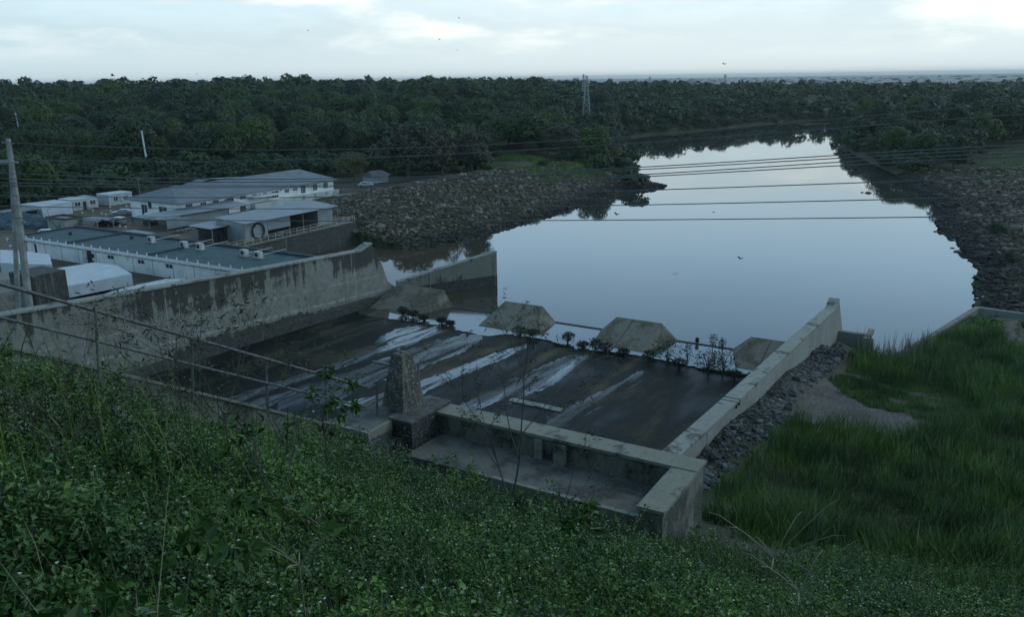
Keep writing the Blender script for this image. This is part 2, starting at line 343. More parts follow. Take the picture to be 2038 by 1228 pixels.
def feat(p): r = np.hypot(p[:, 0], p[:, 1] + 6); return np.c_[np.arctan2(p[:, 0], p[:, 1] + 6) * 1.3, np.log(r)], r
cf_, cr_ = feat(CT); K = np.linalg.norm(cf_[:, None] - cf_[None], axis=2)
WT = np.linalg.solve(np.block([[K + 1e-3 * np.eye(len(CT)), np.ones((len(CT), 1))], [np.ones((1, len(CT))), np.zeros((1, 1))]]), np.r_[(HC + 2 - CT[:, 2]) / cr_, 0])
def smooth(x, a, b): t = np.clip((x - a) / (b - a), 0, 1); return t * t * (3 - 2 * t)
def vnoise(p, s, seed=0):
    q = p / s; i = np.floor(q).astype(np.int64); f = q - i; f = f * f * (3 - 2 * f)
    def h(a, b): n = (a * 374761393 + b * 668265263 + seed * 69069) & 0x7fffffff; n = ((n ^ (n >> 13)) * 1274126177) & 0x7fffffff; return ((n ^ (n >> 16)) & 0xffff) / 65535.
    a = h(i[:, 0], i[:, 1]); b = h(i[:, 0] + 1, i[:, 1]); c = h(i[:, 0], i[:, 1] + 1); d = h(i[:, 0] + 1, i[:, 1] + 1)
    return (a * (1 - f[:, 0]) + b * f[:, 0]) * (1 - f[:, 1]) + (c * (1 - f[:, 0]) + d * f[:, 0]) * f[:, 1] - .5
def height(p):
    """ground height at (N,2) points"""
    p = np.asarray(p, float); r = np.hypot(p[:, 0], p[:, 1]); u = p @ UD[:2]; v = p @ VD[:2]
    f, rr = feat(p); h1 = np.empty(len(p))
    for s in range(0, len(p), 20000):
        e = slice(s, s + 20000); h1[e] = HC + 2 - rr[e] * (np.linalg.norm(f[e][:, None] - cf_[None], axis=2) @ WT[:-1] + WT[-1])
    t = p[:, 0] / np.maximum(p[:, 1], 1)
    hillw = np.interp(t, [-.7, -.35, -.1, .05, .25, .6], [.44, .52, .52, .40, .15, .04])
    hill = 31 * hillw * smooth(r, 250, 780) * (1 - .8 * smooth(r, 1300, 2600)) + 6 * vnoise(p, 160, 3) * smooth(r, 300, 600) * (1 - smooth(r, 1500, 2500))
    hillr = 2.5 * smooth(r, 250, 900) * (1 - smooth(r, 1500, 2600))
    right = smooth(t, .36, .42)
    far = 5 + hill * (1 - right) + hillr * right
    far = far * (1 - smooth(r, 2500, 4000)) + 4 * smooth(r, 2500, 4000)
    plat = np.where((v < -126) & ((u < 136) | (v < -137.5)), 1., np.where((v < -89.5) & (u < 90.5), 1., 0.))
    h = h1 * (1 - smooth(r, 110, 170)) + far * smooth(r, 110, 170)
    # stilling basin and the drop behind the crest wall
    hp = 24 - .45 * np.maximum(u - 17.4, 0); h = np.where((u > 17.4) & (v < -8) & (v > -17), np.minimum(h, np.maximum(hp, 9)), h)
    hq = 24 - .75 * np.maximum(u - 17.4, 0); hl = 28.5 - .57 * (u - 7) - .7 * np.maximum(-14.7 - v, 0)
    q = np.where(v < -14.7, np.where(u > 6.5, np.minimum(hl, hq), hl + 3), hq)
    pit = (v > -87) & (((v < -16.9) & (u > 6.5)) | ((v < -14.7) & (u > 6.5) & (u < 17.4)))
    h = np.where(pit & (u < 104), np.minimum(h, np.maximum(q, -1.5)), h)
    h = np.where((v < -87) & (r < 260), np.where(plat > 0, 4.95, h), h); gapw = (v < -84) & (u < 137.5) & (plat == 0) & (r < 200) & ((v > -126) | (u > 136)) & (v > -137.5)
    h = np.where((plat > 0) & (r >= 170), np.maximum(4.95, h), h)
    # rubble mound downstream of the compound
    mu, mv = u - 190, v + 132; mound = 3.6 * np.exp(-(mu / 50) ** 2 - (mv / 15) ** 2); h = h + np.where(u > 137, mound, 0) * smooth(u, 137, 165)
    h = np.where(gapw, -2.5, h); sd = np.full(len(p), 1e3); near = r < 900; sd[near] = sdist(p[near], RIVER)
    bank = np.where(sd > 0, .05 + np.where(r > 300, np.minimum(sd * .45, 1.8 + sd * .07), sd) * np.where(r > 300, 1., 1.) * np.interp(t, [-.3, .0, .1, .2, .35, .5, .7], [.30, .30, .20, .18, .22, .16, .2]) * np.where(r > 300, 4.5, 1.) + .5 * vnoise(p, 3, 5), np.maximum(sd * .35, -2.5))
    walled = ((v > -124) & (v < -86) & (u < 128)) | ((u < 108) & (v > -87)) | ((v < -123) & (u < 137))
    bank = np.where(walled, np.where(sd > .2, 1e3, -2.5), bank)
    wallr = (v > -17) & (u > 97) & (u < 128) & (sd > 0) & (t < .64); bank = np.where(wallr, 2.25 + sd * .07, bank)
    h = np.minimum(h, bank)
    h += .25 * vnoise(p, 4, 9) * smooth(r, 30, 80) * (plat == 0) + .12 * vnoise(p, .8, 2) * (r < 40)
    return h
rings = np.concatenate([np.linspace(.6, 26, 110)[:-1], np.linspace(26, 130, 150)[:-1], np.linspace(130, 420, 190)[:-1], np.linspace(420, 800, 110)[:-1], np.geomspace(800, 24000, 110)])
th = np.concatenate([np.linspace(-pi, -.75, 40)[:-1], np.linspace(-.75, .75, 640), np.linspace(.75, pi, 40)[1:-1]])
RR, TT = np.meshgrid(rings, th, indexing='ij'); gp = np.c_[(RR * np.sin(TT)).ravel(), (RR * np.cos(TT)).ravel()]
gh = height(gp); nr, nt_ = RR.shape
ii, jj = np.meshgrid(np.arange(nr - 1), np.arange(nt_), indexing='ij'); j2 = (jj + 1) % nt_
gf = np.stack([ii * nt_ + jj, ii * nt_ + j2, (ii + 1) * nt_ + j2, (ii + 1) * nt_ + jj], -1).reshape(-1, 4)
gv = np.c_[gp, gh]; gv = np.r_[gv, [[0, 0, height(np.zeros((1, 2)) + .01)[0]]]]
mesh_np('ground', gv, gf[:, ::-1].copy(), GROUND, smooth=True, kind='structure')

# ------------------------------------------------------------------ water
def M_water():
    m, g, b = base_mat('river_water'); pos = g('ShaderNodeNewGeometry').outputs['Position']
    n = g.noise(g.mapping(pos, (1, .45, 1), (0, 0, .5)), .9, 4, .6); n2 = g.noise(pos, .04, 3, .5)
    b.inputs['Roughness'].default_value = .03; b.inputs['IOR'].default_value = 1.42
    # brown tailrace water, its dark bank reflection painted by colour and low specular
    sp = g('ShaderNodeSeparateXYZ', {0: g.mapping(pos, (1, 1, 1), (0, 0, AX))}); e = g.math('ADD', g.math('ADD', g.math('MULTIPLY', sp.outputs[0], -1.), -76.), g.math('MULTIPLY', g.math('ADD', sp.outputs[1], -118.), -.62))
    e = g.math('ADD', e, g.math('MULTIPLY', g.math('ADD', g.noise(pos, .12, 4), -.5), 14.)); brown_refl = g.ramp(g.math('MULTIPLY', e, .1), [(.0, 0.), (.7, 1.)])
    brown_refl = g.math('MULTIPLY', brown_refl, g.ramp(g.math('DIVIDE', sp.outputs[1], 200.), [(.50, 0.), (.52, 1.), (.72, 1.), (.80, 0.)]))
    g.l.new(g.mix(brown_refl, (.045, .055, .05), (.072, .062, .045)), b.inputs['Base Color']); g.l.new(g.ramp(brown_refl, [(0., .5), (1., .10)]), b.inputs['Specular IOR Level'])
    g.l.new(g('ShaderNodeBump', {'Strength': .06, 'Distance': .05, 'Height': g.math('MULTIPLY', n, g.ramp(n2, [(.4, .3), (.65, 1.)]))}).outputs[0], b.inputs['Normal'])
    return m
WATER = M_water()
wp = [np.r_[q, 0.] for q in [W(100, -16)[:2], W(103.8, -17.2)[:2], W(103.8, -86)[:2], W(101, -86.6)[:2], W(91, -86.6)[:2], W(91, -124)[:2], W(140, -124)[:2], W(190, -160)[:2]]]
cx = [np.r_[P(x, y, 0)[:2], 0.] for x, y in [(1150, 370), (1150, 300), (1200, 262), (1500, 236), (1680, 224), (1760, 250), (1800, 320), (1990, 420), (2080, 560), (2038, 640)]]
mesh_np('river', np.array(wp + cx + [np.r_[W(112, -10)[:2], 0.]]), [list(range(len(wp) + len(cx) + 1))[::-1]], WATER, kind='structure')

# ------------------------------------------------------------------ spillway chute
def M_chute():
    m, g, b = base_mat('chute_floor'); pos = g.mapping(g('ShaderNodeNewGeometry').outputs['Position'], (1, 1, 1), (0, 0, AX))
    st = g.noise(g.mapping(pos, (.22, .022, 1)), 1., 6, .6); n = g.noise(pos, .09, 6, .65); nf = g.noise(pos, 2., 4, .7)
    s = g.math('ADD', g.math('MULTIPLY', st, .6), g.math('MULTIPLY', n, .4))
    c = g.ramp(s, [(.45, (.010, .014, .015)), (.51, (.020, .025, .024)), (.56, (.055, .054, .040)), (.63, (.105, .10, .075))])
    c = g.mix(1., c, g.ramp(nf, [(.3, .75), (.7, 1.2)]), 'MULTIPLY')
    g.l.new(c, b.inputs['Base Color']); g.l.new(g.ramp(s, [(.4, .42), (.55, .75)]), b.inputs['Roughness']); b.inputs['Specular IOR Level'].default_value = .08
    return m
CHUTE = M_chute()
def floor_z(u): return .12 + max(0., 98 - u) * .034
us = list(np.linspace(18, 98, 41)); mb = MB()
vsn = list(np.linspace(-86, -17, 24)); fv = []; 
for u in us:
    for v in vsn: fv.append(W(u, v, floor_z(u)))
nv = len(vsn); ff = [[i * nv + j, i * nv + j + 1, (i + 1) * nv + j + 1, (i + 1) * nv + j] for i in range(len(us) - 1) for j in range(nv - 1)]
mesh_np('spillway_chute', np.array(fv), ff, CHUTE, label='dark stained concrete spillway chute floor between the two long side walls', cat='spillway chute')
mb = MB().box(96.2, 103.6, -86, -17, -2, .14); mb.box(103.2, 103.7, -86, -17, -.5, .42)
mb.build('end_sill', CONC_DARK, label='low concrete end sill the sloping blocks stand on', cat='sill')
for v0, v1, u, lb in ((-66, -59, 75.5, 'thin pale joint across the stream on the left of the chute floor'), (-44, -37.6, 72.2, 'short pale raised slab edge in the middle of the dark chute floor')):
    MB().box(u, u + (.9 if v0 == -44 else .2), v0, v1, floor_z(u) - .1, floor_z(u) + .12).build('floor_joint', CONC_PALE, label=lb, cat='joint')
FILM = M_water(); FILM.name = 'water_film'
FILM.node_tree.nodes['Principled BSDF'].inputs['Roughness'].default_value = .09
FILM.node_tree.nodes['Principled BSDF'].inputs['IOR'].default_value = 1.6
# shallow water standing on the sill, then streams down the chute
pool = [(92.8, -83), (94, -70), (93, -60), (95.2, -58), (95.4, -52), (93.8, -46), (95.4, -40), (94.6, -30), (95, -20), (95.4, -17.2), (102.95, -17.2), (102.95, -86 + .3), (95, -86 + .3)]
pv = []; 
for i in range(len(pool)):
    a, b = np.array(pool[i]), np.array(pool[(i + 1) % len(pool)])
    for k in range(14):
        q = a + (b - a) * k / 14
        if i < 8: q = q + [rng.normal(0, .18), 0]
        pv.append(W(q[0], q[1], .34))
mesh_np('standing_water', np.array(pv), [list(range(len(pv)))], FILM, kind='structure')
def M_stream():
    m = M_water(); m.name = 'thin_running_water'; g = NT(m.node_tree); b = g.n['Principled BSDF']; b.inputs['IOR'].default_value = 1.5; b.inputs['Roughness'].default_value = .2
    pos = g.mapping(g('ShaderNodeNewGeometry').outputs['Position'], (1, 1, 1), (0, 0, AX)); n = g.noise(g.mapping(pos, (1.1, .12, 1)), 1., 6, .7)
    g.l.new(g.ramp(n, [(.40, .0), (.50, .95)]), b.inputs['Alpha']); g.l.new(g.ramp(n, [(.5, (.04, .05, .055)), (.66, (.15, .18, .20))]), b.inputs['Base Color'])
    return m
STREAM = M_stream()
def M_wetband():
    m = M_water(); m.name = 'wet_band'; g = NT(m.node_tree); b = g.n['Principled BSDF']; b.inputs['IOR'].default_value = 1.45; b.inputs['Roughness'].default_value = .22
    pos = g.mapping(g('ShaderNodeNewGeometry').outputs['Position'], (1, 1, 1), (0, 0, AX)); n = g.noise(g.mapping(pos, (.5, .05, 1)), 1., 6, .6)
    g.l.new(g.ramp(n, [(.40, .0), (.62, .75)]), b.inputs['Alpha']); pass
    return m
WETB = M_wetband()
def floor_pt(x, y):
    z = 1.
    for _ in range(12):
        p = P(x, y, z); z = floor_z(UV(p)[0])
    return p
def stream(pts, name='shallow_stream'):
    c = [(floor_pt(x, y - h), floor_pt(x, y + h)) for x, y, h in pts]
    vs, n = [], 0
    for i in range(len(c) - 1):
        for k in range(10):
            t = k / 10; a = c[i][0] * (1 - t) + c[i + 1][0] * t; b = c[i][1] * (1 - t) + c[i + 1][1] * t
            m = (a + b) / 2; d = (b - a) / 2; j1, j2 = 1 + rng.normal(0, .12), 1 + rng.normal(0, .12)
            for q in (m - d * j1, m + d * j2): vs.append([q[0], q[1], floor_z(UV(q)[0]) + .012 + .004 * (n % 2)]); n += 1
            n = 0
    k = len(vs) // 2
    return vs, [[2 * i, 2 * i + 1, 2 * i + 3, 2 * i + 2] for i in range(k - 1)]
for pts in ([(880, 652, 9), (800, 684, 9), (740, 706, 7), (660, 732, 7), (560, 764, 7), (430, 808, 8)], [(850, 650, 12), (790, 668, 12), (760, 676, 9), (745, 683, 2)],
            [(1048, 690, 5), (985, 712, 9), (900, 745, 10), (830, 775, 14), (760, 800, 12), (700, 822, 12)], [(960, 722, 2), (925, 735, 4), (880, 752, 5), (800, 777, 4), (740, 795, 6), (640, 815, 5)],
            [(1165, 708, 3), (1120, 745, 11), (1085, 768, 8), (1040, 785, 4)], [(1000, 790, 6), (945, 812, 8), (900, 828, 5)], [(620, 770, 2), (540, 792, 4), (450, 815, 5)],
            [(590, 784, 2), (520, 806, 9), (440, 832, 9)]):
    v_, f_ = stream(pts); mesh_np('shallow_stream', np.array(v_), f_, STREAM, kind='structure')

for pts in ([(1170, 706, 6), (1110, 735, 20), (1040, 770, 22), (960, 800, 20), (900, 830, 14)], [(960, 670, 8), (900, 690, 20), (800, 725, 22), (660, 775, 24), (540, 810, 22)], [(1300, 735, 6), (1260, 760, 14), (1160, 815, 18), (1080, 850, 16)], [(770, 640, 4), (720, 655, 10), (600, 690, 14), (480, 735, 16)]):
    v_, f_ = stream(pts); v_ = np.array(v_); v_[:, 2] -= .008; mesh_np('wet_band', v_, f_, WETB, kind='structure')
# side walls of the chute
lw = [(18, -2), (18, 14.1), (50.5, 11.86), (61.4, 11.13), (84.5, 9.84), (97.2, 9.14), (100, 9.9), (102.2, 6.2), (103.5, 3.0), (105.4, 1.6), (105.8, -2)]
t = thing('training_wall', W(60, -86.6, 0), 'long stained concrete side wall on the left of the spillway chute, in front of the green-roofed building', 'spillway wall')
MB().prism_v(lw, -87.3, -86).build('wall', LEFTWALL, t)
cp = [(18, 14.1), (50.5, 11.86), (84.5, 9.84), (97.2, 9.14), (100, 9.9)]
MB().prism_v(cp + [(u, z + .22) for u, z in cp[::-1]], -87.42, -85.85).build('coping', CONC_PALE, t)
MB().prism_v([(18, -2), (18, 3.4), (98, 1.5), (105, .6), (105, -2)], -86.0, -84.9).build('footing', CONC_DARK, t)
rw = [(40, 0), (40, 11.3), (54.6, 10.24), (62.5, 9.7), (87.7, 8.13), (105, 6.9), (107, 7.7), (107.3, 7.7), (111.5, 3.0), (116, -1), (116, -2)]
t = thing('training_wall', W(80, -17, 0), 'smooth pale concrete side wall on the right of the spillway chute, rising at its far end', 'spillway wall')
MB().prism_v(rw, -17.6, -16.5).build('wall', M_concrete('cleaner_wall_concrete', (.27, .29, .26), amount=.22, sc=.2, fine=2.5, vert=(.8, .8, .06), streak=.6, white=.2), t)
cp = [(40, 11.3), (54.6, 10.24), (62.5, 9.7), (87.7, 8.13), (105, 6.9), (107, 7.7)]
MB().prism_v(cp + [(u, z + .2) for u, z in cp[::-1]], -17.7, -16.4).build('coping', CONC_PALE, t)
mj = MB()
for u in (61.8, 62.6): mj.box(u, u + .14, -17.72, -16.38, 9.4, 9.96 - (u - 61.8) * .06)
mj.build('joint', DARKM, t)
mj = MB().box(108.6, 109.3, -16.5, -12.5, 1.5, 3.2); mj.box(110.8, 111.5, -16.5, -12.5, -1, 2.0); mj.box(107.4, 112, -13.3, -12.6, 2.6, 3.1)
mj.build('buttress', CONC, t)
t = thing('divider_wall', W(106, -75, 0), 'concrete divider wall standing in the water beside the stained side wall, with a thin rail', 'divider wall')
dA = PU(792, 563, 104.6); dB = PV(985, 503, -75.); dv0, dv1 = UV(dA)[1], -75.
def dwall(z0a, z1a, z0b, z1b, off, e=0.):
    a0, b0 = W(104.6, dv0), W(119.9 + e, dv1); n_ = np.array([-(b0 - a0)[1], (b0 - a0)[0], 0]); n_ /= np.linalg.norm(n_)
    ps = [a0 - n_ * off, b0 - n_ * off, b0 + n_ * (1 + off), a0 + n_ * (1 + off)]; tl = [0, 1, 1, 0]
    return MB().hexa([p + [0, 0, (z0a, z0b)[k]] for p, k in zip(ps, tl)], [p + [0, 0, (z1a, z1b)[k]] for p, k in zip(ps, tl)])
dwall(-2, dA[2], -2, 5.95, 0).build('wall', M_concrete('divider_concrete', (.20, .205, .17), amount=.3, sc=.2, fine=2.5), t)
dwall(-1, 1.6, -1, 1.9, .03, .03).build('water_mark', CONC_DARK, t)
dwall(dA[2], dA[2] + .18, 5.95, 6.13, .08, .05).build('coping', CONC_PALE, t)
mb = MB()
for q in (.12, .3): p_ = W(104.6 + 15.3 * q, dv0 + (dv1 - dv0) * q + .25); mb.tube([p_ + [0, 0, 1.2], p_ + [0, 0, dA[2] + (5.95 - dA[2]) * q + .3]], .05, 5)
mb.build('rail', METALG, t)

# sloping blocks on the sill: ramp facing upstream, hipped ends, vertical back
def baffle(vl, vr, vtl, vtr, vfl, vfr, ht, label, ends):
    t = thing('baffle_block', W(101, (vl + vr) / 2, .3), label, 'baffle block', 'sloping concrete blocks on the end sill')
    L, Rr = W(103.4, vl, .3), W(103.4, vr, .3); B, C = W(103.2, vtl, ht), W(103.2, vtr, ht); A, E = W(96.6, vfl, .36), W(96.6, vfr, .36)
    lo = [W(103.4, vl, -.6), W(103.4, vr, -.6), W(97.3, vfr - .4, -.6), W(97.3, vfl + .4, -.6)]
    vs = [L, Rr, B, C, A, E] + lo
    MB().add(vs, [[4, 5, 3, 2], [5, 1, 3], [0, 4, 2], [0, 2, 3, 1], [4, 9, 8, 5], [5, 8, 7, 1], [0, 6, 9, 4], [0, 1, 7, 6], [6, 7, 8, 9]]).build('ramp', CONC_BLOCK, t)
    if ends:
        u0, z0 = 96.7, .37; s = (ht - .36) / (103.2 - 96.6); vm = vfl + (vfr - vfl) * .45
        MB().hexa([W(u0, vm, z0), W(u0, vm + .1, z0), W(103.1, vm + .1, ht - .1), W(103.1, vm, ht - .1)], [W(u0, vm, z0 + .03), W(u0, vm + .1, z0 + .03), W(103.1, vm + .1, ht - .02), W(103.1, vm, ht - .02)]).build('joint', DARKM, t)
    return t
def pv_(x, y, z): return UV(P(x, y, z))[1]
def bl(A, B, C, Dd, E, L, ht, label, j=True):
    baffle(pv_(*L, .5), pv_(*Dd, .5), pv_(*B, ht), pv_(*C, ht), pv_(*A, .36), pv_(*E, .36), ht, label, j)
bl((760, 604), (787, 566), (881, 578), (911, 605), (845, 619), (765, 585), 3.0, 'widest sloping concrete block, leaning against the stained left side wall', False)
bl((965, 642), (1008, 598), (1079, 610), (1114, 637), (1079, 659), (985, 622), 2.6, 'sloping concrete block behind the bare shrub, second from the left wall', True)
bl((1191, 677), (1224, 633), (1313, 646), (1351, 677), (1282, 697), (1201, 651), 2.6, 'sloping concrete block split by a dark joint, standing clear in the middle of the sill', True)
bl((1466, 729), (1491, 674), (1590, 690), (1625, 715), (1560, 745), (1457, 693), 2.5, 'sloping concrete block partly hidden by the right side wall', True)

# compound retaining wall with its railing
t = thing('retaining_wall', W(115, -123.5, 0), 'black streaked concrete retaining wall under the compound railing, rising from the tailrace', 'retaining wall')
MB().prism_v([(84, -2), (84, 4.6), (137.4, 4.85), (139.5, -2)], -125, -123.5).build('wall', CONC_DARK, t)
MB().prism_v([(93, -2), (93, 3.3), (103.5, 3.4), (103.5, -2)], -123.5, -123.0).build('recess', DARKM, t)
MB().prism_v([(84, 4.6), (137.4, 4.85), (137.4, 5.08), (84, 4.83)], -125.1, -123.3).build('coping', CONC, t)
MB().box(137.4, 139, -136, -123.6, -2, 4.6).build('return_wall', CONC_DARK, t)
t = thing('railing', W(115, -123.8, 5), 'white post railing along the top of the compound retaining wall', 'railing')
for k in range(27): u = 88 + k * 1.95; z = 4.83 + (u - 84) * .0047; MB().tube([W(u, -123.8, z), W(u, -123.8, z + 1.15)], .055, 5).build('post', RAILW, t)
for h in (.6, 1.12): MB().tube([W(88, -123.8, 4.85 + h), W(138.7, -123.8, 5.1 + h)], .03, 5).build('rail', METALG, t)
t = thing('railing', W(139, -126, 5), 'short broken railing turning the end corner of the retaining wall above the rubble', 'railing')
for k in range(4): MB().tube([W(138.9, -124.5 - k * 2.6, 4.6), W(138.9, -124.5 - k * 2.6, 5.9)], .05, 5).build('post', RAILW, t)
MB().tube([W(138.9, -124, 5.6), W(138.9, -133, 5.8)], .03, 5).build('rail', METALG, t)

# retaining wall on the right bank
a, b, c, d = P(1770, 715, 2.9), P(1840, 676, 2.8), P(1945, 611, 2.6), P(2070, 628, 2.6)
def path_wall(pts, th, z0, top=None):
    mb = MB()
    for i in range(len(pts) - 1):
        p, q = pts[i].copy(), pts[i + 1].copy(); dd = (q - p); dd[2] = 0; dd /= np.linalg.norm(dd); n = np.array([-dd[1], dd[0], 0]) * th / 2
        if i: p = p - dd * th * .45
        lo = [p - n, q - n, q + n, p + n]; mb.hexa([np.r_[x[:2], z0] for x in lo], lo)
    return mb
path_wall([a, b, c, d], .7, -1.5).build('bank_wall', CONC, label='low concrete wall along the right river bank, bending where the rubble begins', cat='retaining wall')

# ------------------------------------------------------------------ compound buildings
GZ = 5.0
yard = [W(40, -87.4), W(92.5, -87.4), W(92.5, -124), W(137, -124), W(170, -146), W(184, -160), W(184, -215), W(40, -215)]
mesh_np('yard', np.array(yard) + [0, 0, 5.01], [list(range(len(yard)))[::-1]], YARD, kind='structure')

def window(par, u0, u1, v, z0, z1, face, bars=2):
    """window in a wall whose face is a plane of constant v (face='v') or u (face='u')"""
    fr = MB(); e = .06
    def bx(a0, a1, c0, c1, off0, off1, mb_, m=0):
        if face == 'v': mb_.box(a0, a1, v + off0, v + off1, c0, c1, m)
        else: mb_.box(v - off1, v - off0, a0, a1, c0, c1, m)
    bx(u0 - e, u1 + e, z0 - e, z0, .0, .09, fr); bx(u0 - e, u1 + e, z1, z1 + e, .0, .09, fr); bx(u0 - e, u0, z0, z1, .0, .09, fr); bx(u1, u1 + e, z0, z1, .0, .09, fr)
    for k in range(1, bars + 1): uu = u0 + (u1 - u0) * k / (bars + 1); bx(uu - .04, uu + .04, z0, z1, .035, .07, fr)
    f = fr.build('window', WHITE_B, par); p = MB(); bx(u0, u1, z0, z1, .004, .03, p); p.build('pane', GLASS, f)
t = thing('long_building', W(145, -166, 5), 'long single-storey white building with a grey hipped metal roof and a row of windows', 'building')
MB().box(119.6, 169.4, -175, -158, 5, 9.3).build('wall', WHITE, t)
ru = [(118.8, -176, 9.25), (118.8, -157, 9.25), (170.4, -157, 9.25), (170.4, -176, 9.25), (124.5, -166.5, 12.0), (165.5, -166.5, 12.0)]
rv = [W(*q) for q in ru] + [W(q[0], q[1], 9.05) for q in ru[:4]]
MB().add(rv, [[1, 0, 4], [2, 1, 4, 5], [3, 2, 5], [0, 3, 5, 4], [0, 1, 7, 6], [1, 2, 8, 7], [2, 3, 9, 8], [3, 0, 6, 9], [6, 7, 8, 9]]).build('roof', ROOF, t)
bv = [W(130, -176.5, 9.3), W(130, -166.6, 11.7), W(136, -166.6, 12.35), W(147, -166.6, 11.9), W(143, -176.5, 9.3), W(136, -171, 12.3)]
MB().add(bv, [[0, 1, 2, 5], [5, 2, 3], [5, 3, 4], [0, 5, 4]]).build('back_gable', ROOF, t)
for u0, u1, z0, z1 in ((121.5, 123.2, 8.1, 8.7), (125.5, 127, 8.1, 8.6), (129, 130.6, 8.1, 8.6), (133, 135, 7.9, 8.6), (137, 138.8, 7.9, 8.6), (141, 142.2, 7.9, 8.6), (144.3, 145.5, 7.8, 8.5), (147.2, 149.2, 7.1, 8.5), (151.6, 152.9, 7.7, 8.5), (154.4, 155.8, 7.9, 8.5), (157.2, 158.8, 6.9, 8.7), (161.6, 163.1, 7.1, 8.7), (165.6, 167.2, 7.2, 8.7)):
    window(t, u0, u1, -158, z0, z1, 'v')
for v0, v1, z0, z1 in ((-171, -169, 5.6, 8.2), (-164.8, -162, 5.9, 8.1)): window(t, v0, v1, 119.6, z0, z1, 'u', 1)
MB().box(119.45, 119.6, -168.4, -167.4, 7.6, 8.9).build('vent', DARKM, t)
MB().prism_v([(139.2, 8.0), (148, 8.0), (148, 8.25), (139.2, 8.25)], -158, -155.2).build('canopy', WHITE_B, t)
MB().box(140, 169.4, -157.98, -156.3, 5, 6.5).build('plinth_wall', M_concrete('white_blockwork', (.5, .56, .56), amount=.2, sc=.4), t)
for u in (156.2, 160.5, 164.6, 168.2): MB().box(u, u + .9, -156.3, -155.9, 5.9, 6.6).build('air_conditioner', OFFW, t)
for i, u in enumerate((132.5, 136.2, 143, 150, 159.6)): MB().box(u, u + .25, -157.99, -157.8, 8.2 + (i > 2) * .3, 8.5 + (i > 2) * .3).build('wall_lamp', DARKM, t)
for u in (145.5, 157.0): MB().box(u, u + 1.6, -158, -157.6, 8.75, 8.9).build('lamp_hood', WHITE_B, t)

def roof_slab(t, uv4, z4, th=.12, mat=ROOF, name='roof'):
    top = [W(u, v, z) for (u, v), z in zip(uv4, z4)]; lo = [p - [0, 0, th] for p in top]
    return MB().hexa(lo, top).build(name, mat, t)
# shed behind: long low roof and blank panel wall
t = thing('long_shed', W(121, -153, 5), 'long open shed with low grey roof and blank panel wall, before the white building', 'shed')
roof_slab(t, [(108.5, -157.2), (110.5, -150.2), (132, -148.5), (133, -157.2)], (8.1, 8.0, 8.0, 8.3))
MB().box(110.4, 126.5, -150.3, -150.1, 5.5, 7.6).build('panel', PANEL, t)
MB().box(127, 132, -156.6, -156.4, 5, 8).build('back_wall', WOOD, t); MB().box(130.2, 131.8, -150.4, -150.2, 5, 7.9).build('panel', WOOD, t)
for u in (110.6, 114, 118, 122, 126.4, 131.8): MB().tube([W(u, -150.5, 5), W(u, -150.5, 8)], .07, 5).build('post', METALG, t)
for u in (110.9, 132): MB().tube([W(u, -156.8, 5), W(u, -156.8, 8)], .07, 5).build('post', METALG, t)
# main workshop
t = thing('workshop', W(122, -130, 5), 'open workshop with a broad grey roof beside the railing, a big ring against it', 'workshop')
roof_slab(t, [(110.2, -135.4), (108.6, -124.7), (134.2, -123.6 - .6), (137, -135.4)], (9.05, 8.8, 8.9, 9.3))
MB().box(109.6, 115.3, -126.0, -125.85, 5, 8.75).build('panel', PANEL, t); MB().box(109.6, 109.75, -134, -126.01, 5, 8.85).build('end_panel', PANEL, t)
MB().box(115.4, 121.5, -126.0, -125.85, 6.4, 8.8).build('panel', PANEL, t)
MB().box(129.5, 134, -126.0, -125.85, 5, 8.85).build('panel', PANEL, t); MB().box(129.5, 129.65, -134, -126.01, 5, 8.9).build('inner_wall', PANEL, t)
MB().box(115.4, 136.2, -134.6, -134.4, 5, 8.9).build('back_wall', RUST, t)
for u in (115.4, 121.5, 125.5, 136): MB().tube([W(u, -126.2, 5), W(u, -126.2, 8.8)], .08, 5).build('post', METALG, t)
roof_slab(t, [(132, -140), (132, -135.8), (141, -133), (141, -139)], (8.2, 8.4, 8.0, 8.0), name='rear_roof')
MB().tube([W(134, -139, 5), W(134, -139, 8)], .08, 5).build('post', METALG, t); MB().tube([W(140, -134, 5), W(140, -134, 7.9)], .08, 5).build('post', METALG, t); MB().tube([W(140, -138.5, 5), W(140, -138.5, 7.9)], .08, 5).build('post', METALG, t)
rg = MB(); cc = W(112.7, -125.6, 6.75)
rg.tube([cc + UD * 1.5 * cos(k * pi / 12) + [0, 0, 1.5 * sin(k * pi / 12)] for k in range(25)], .17, 6, cap=False)
rg.build('steel_ring', RUST, label='big round steel ring leaning against the workshop wall', cat='steel ring')
for i in range(7):
    u = 122 + i * 1.1; MB().tube([W(u, -125.2, 5.12 + .1 * (i % 2)), W(u + 4.5, -124.9 - .12 * i, 5.3)], .07, 5).build('steel_bar', METALG if i % 2 else WOOD, label='long bar lying in the heap beside the workshop railing', cat='bar', group='bars heaped beside the workshop')
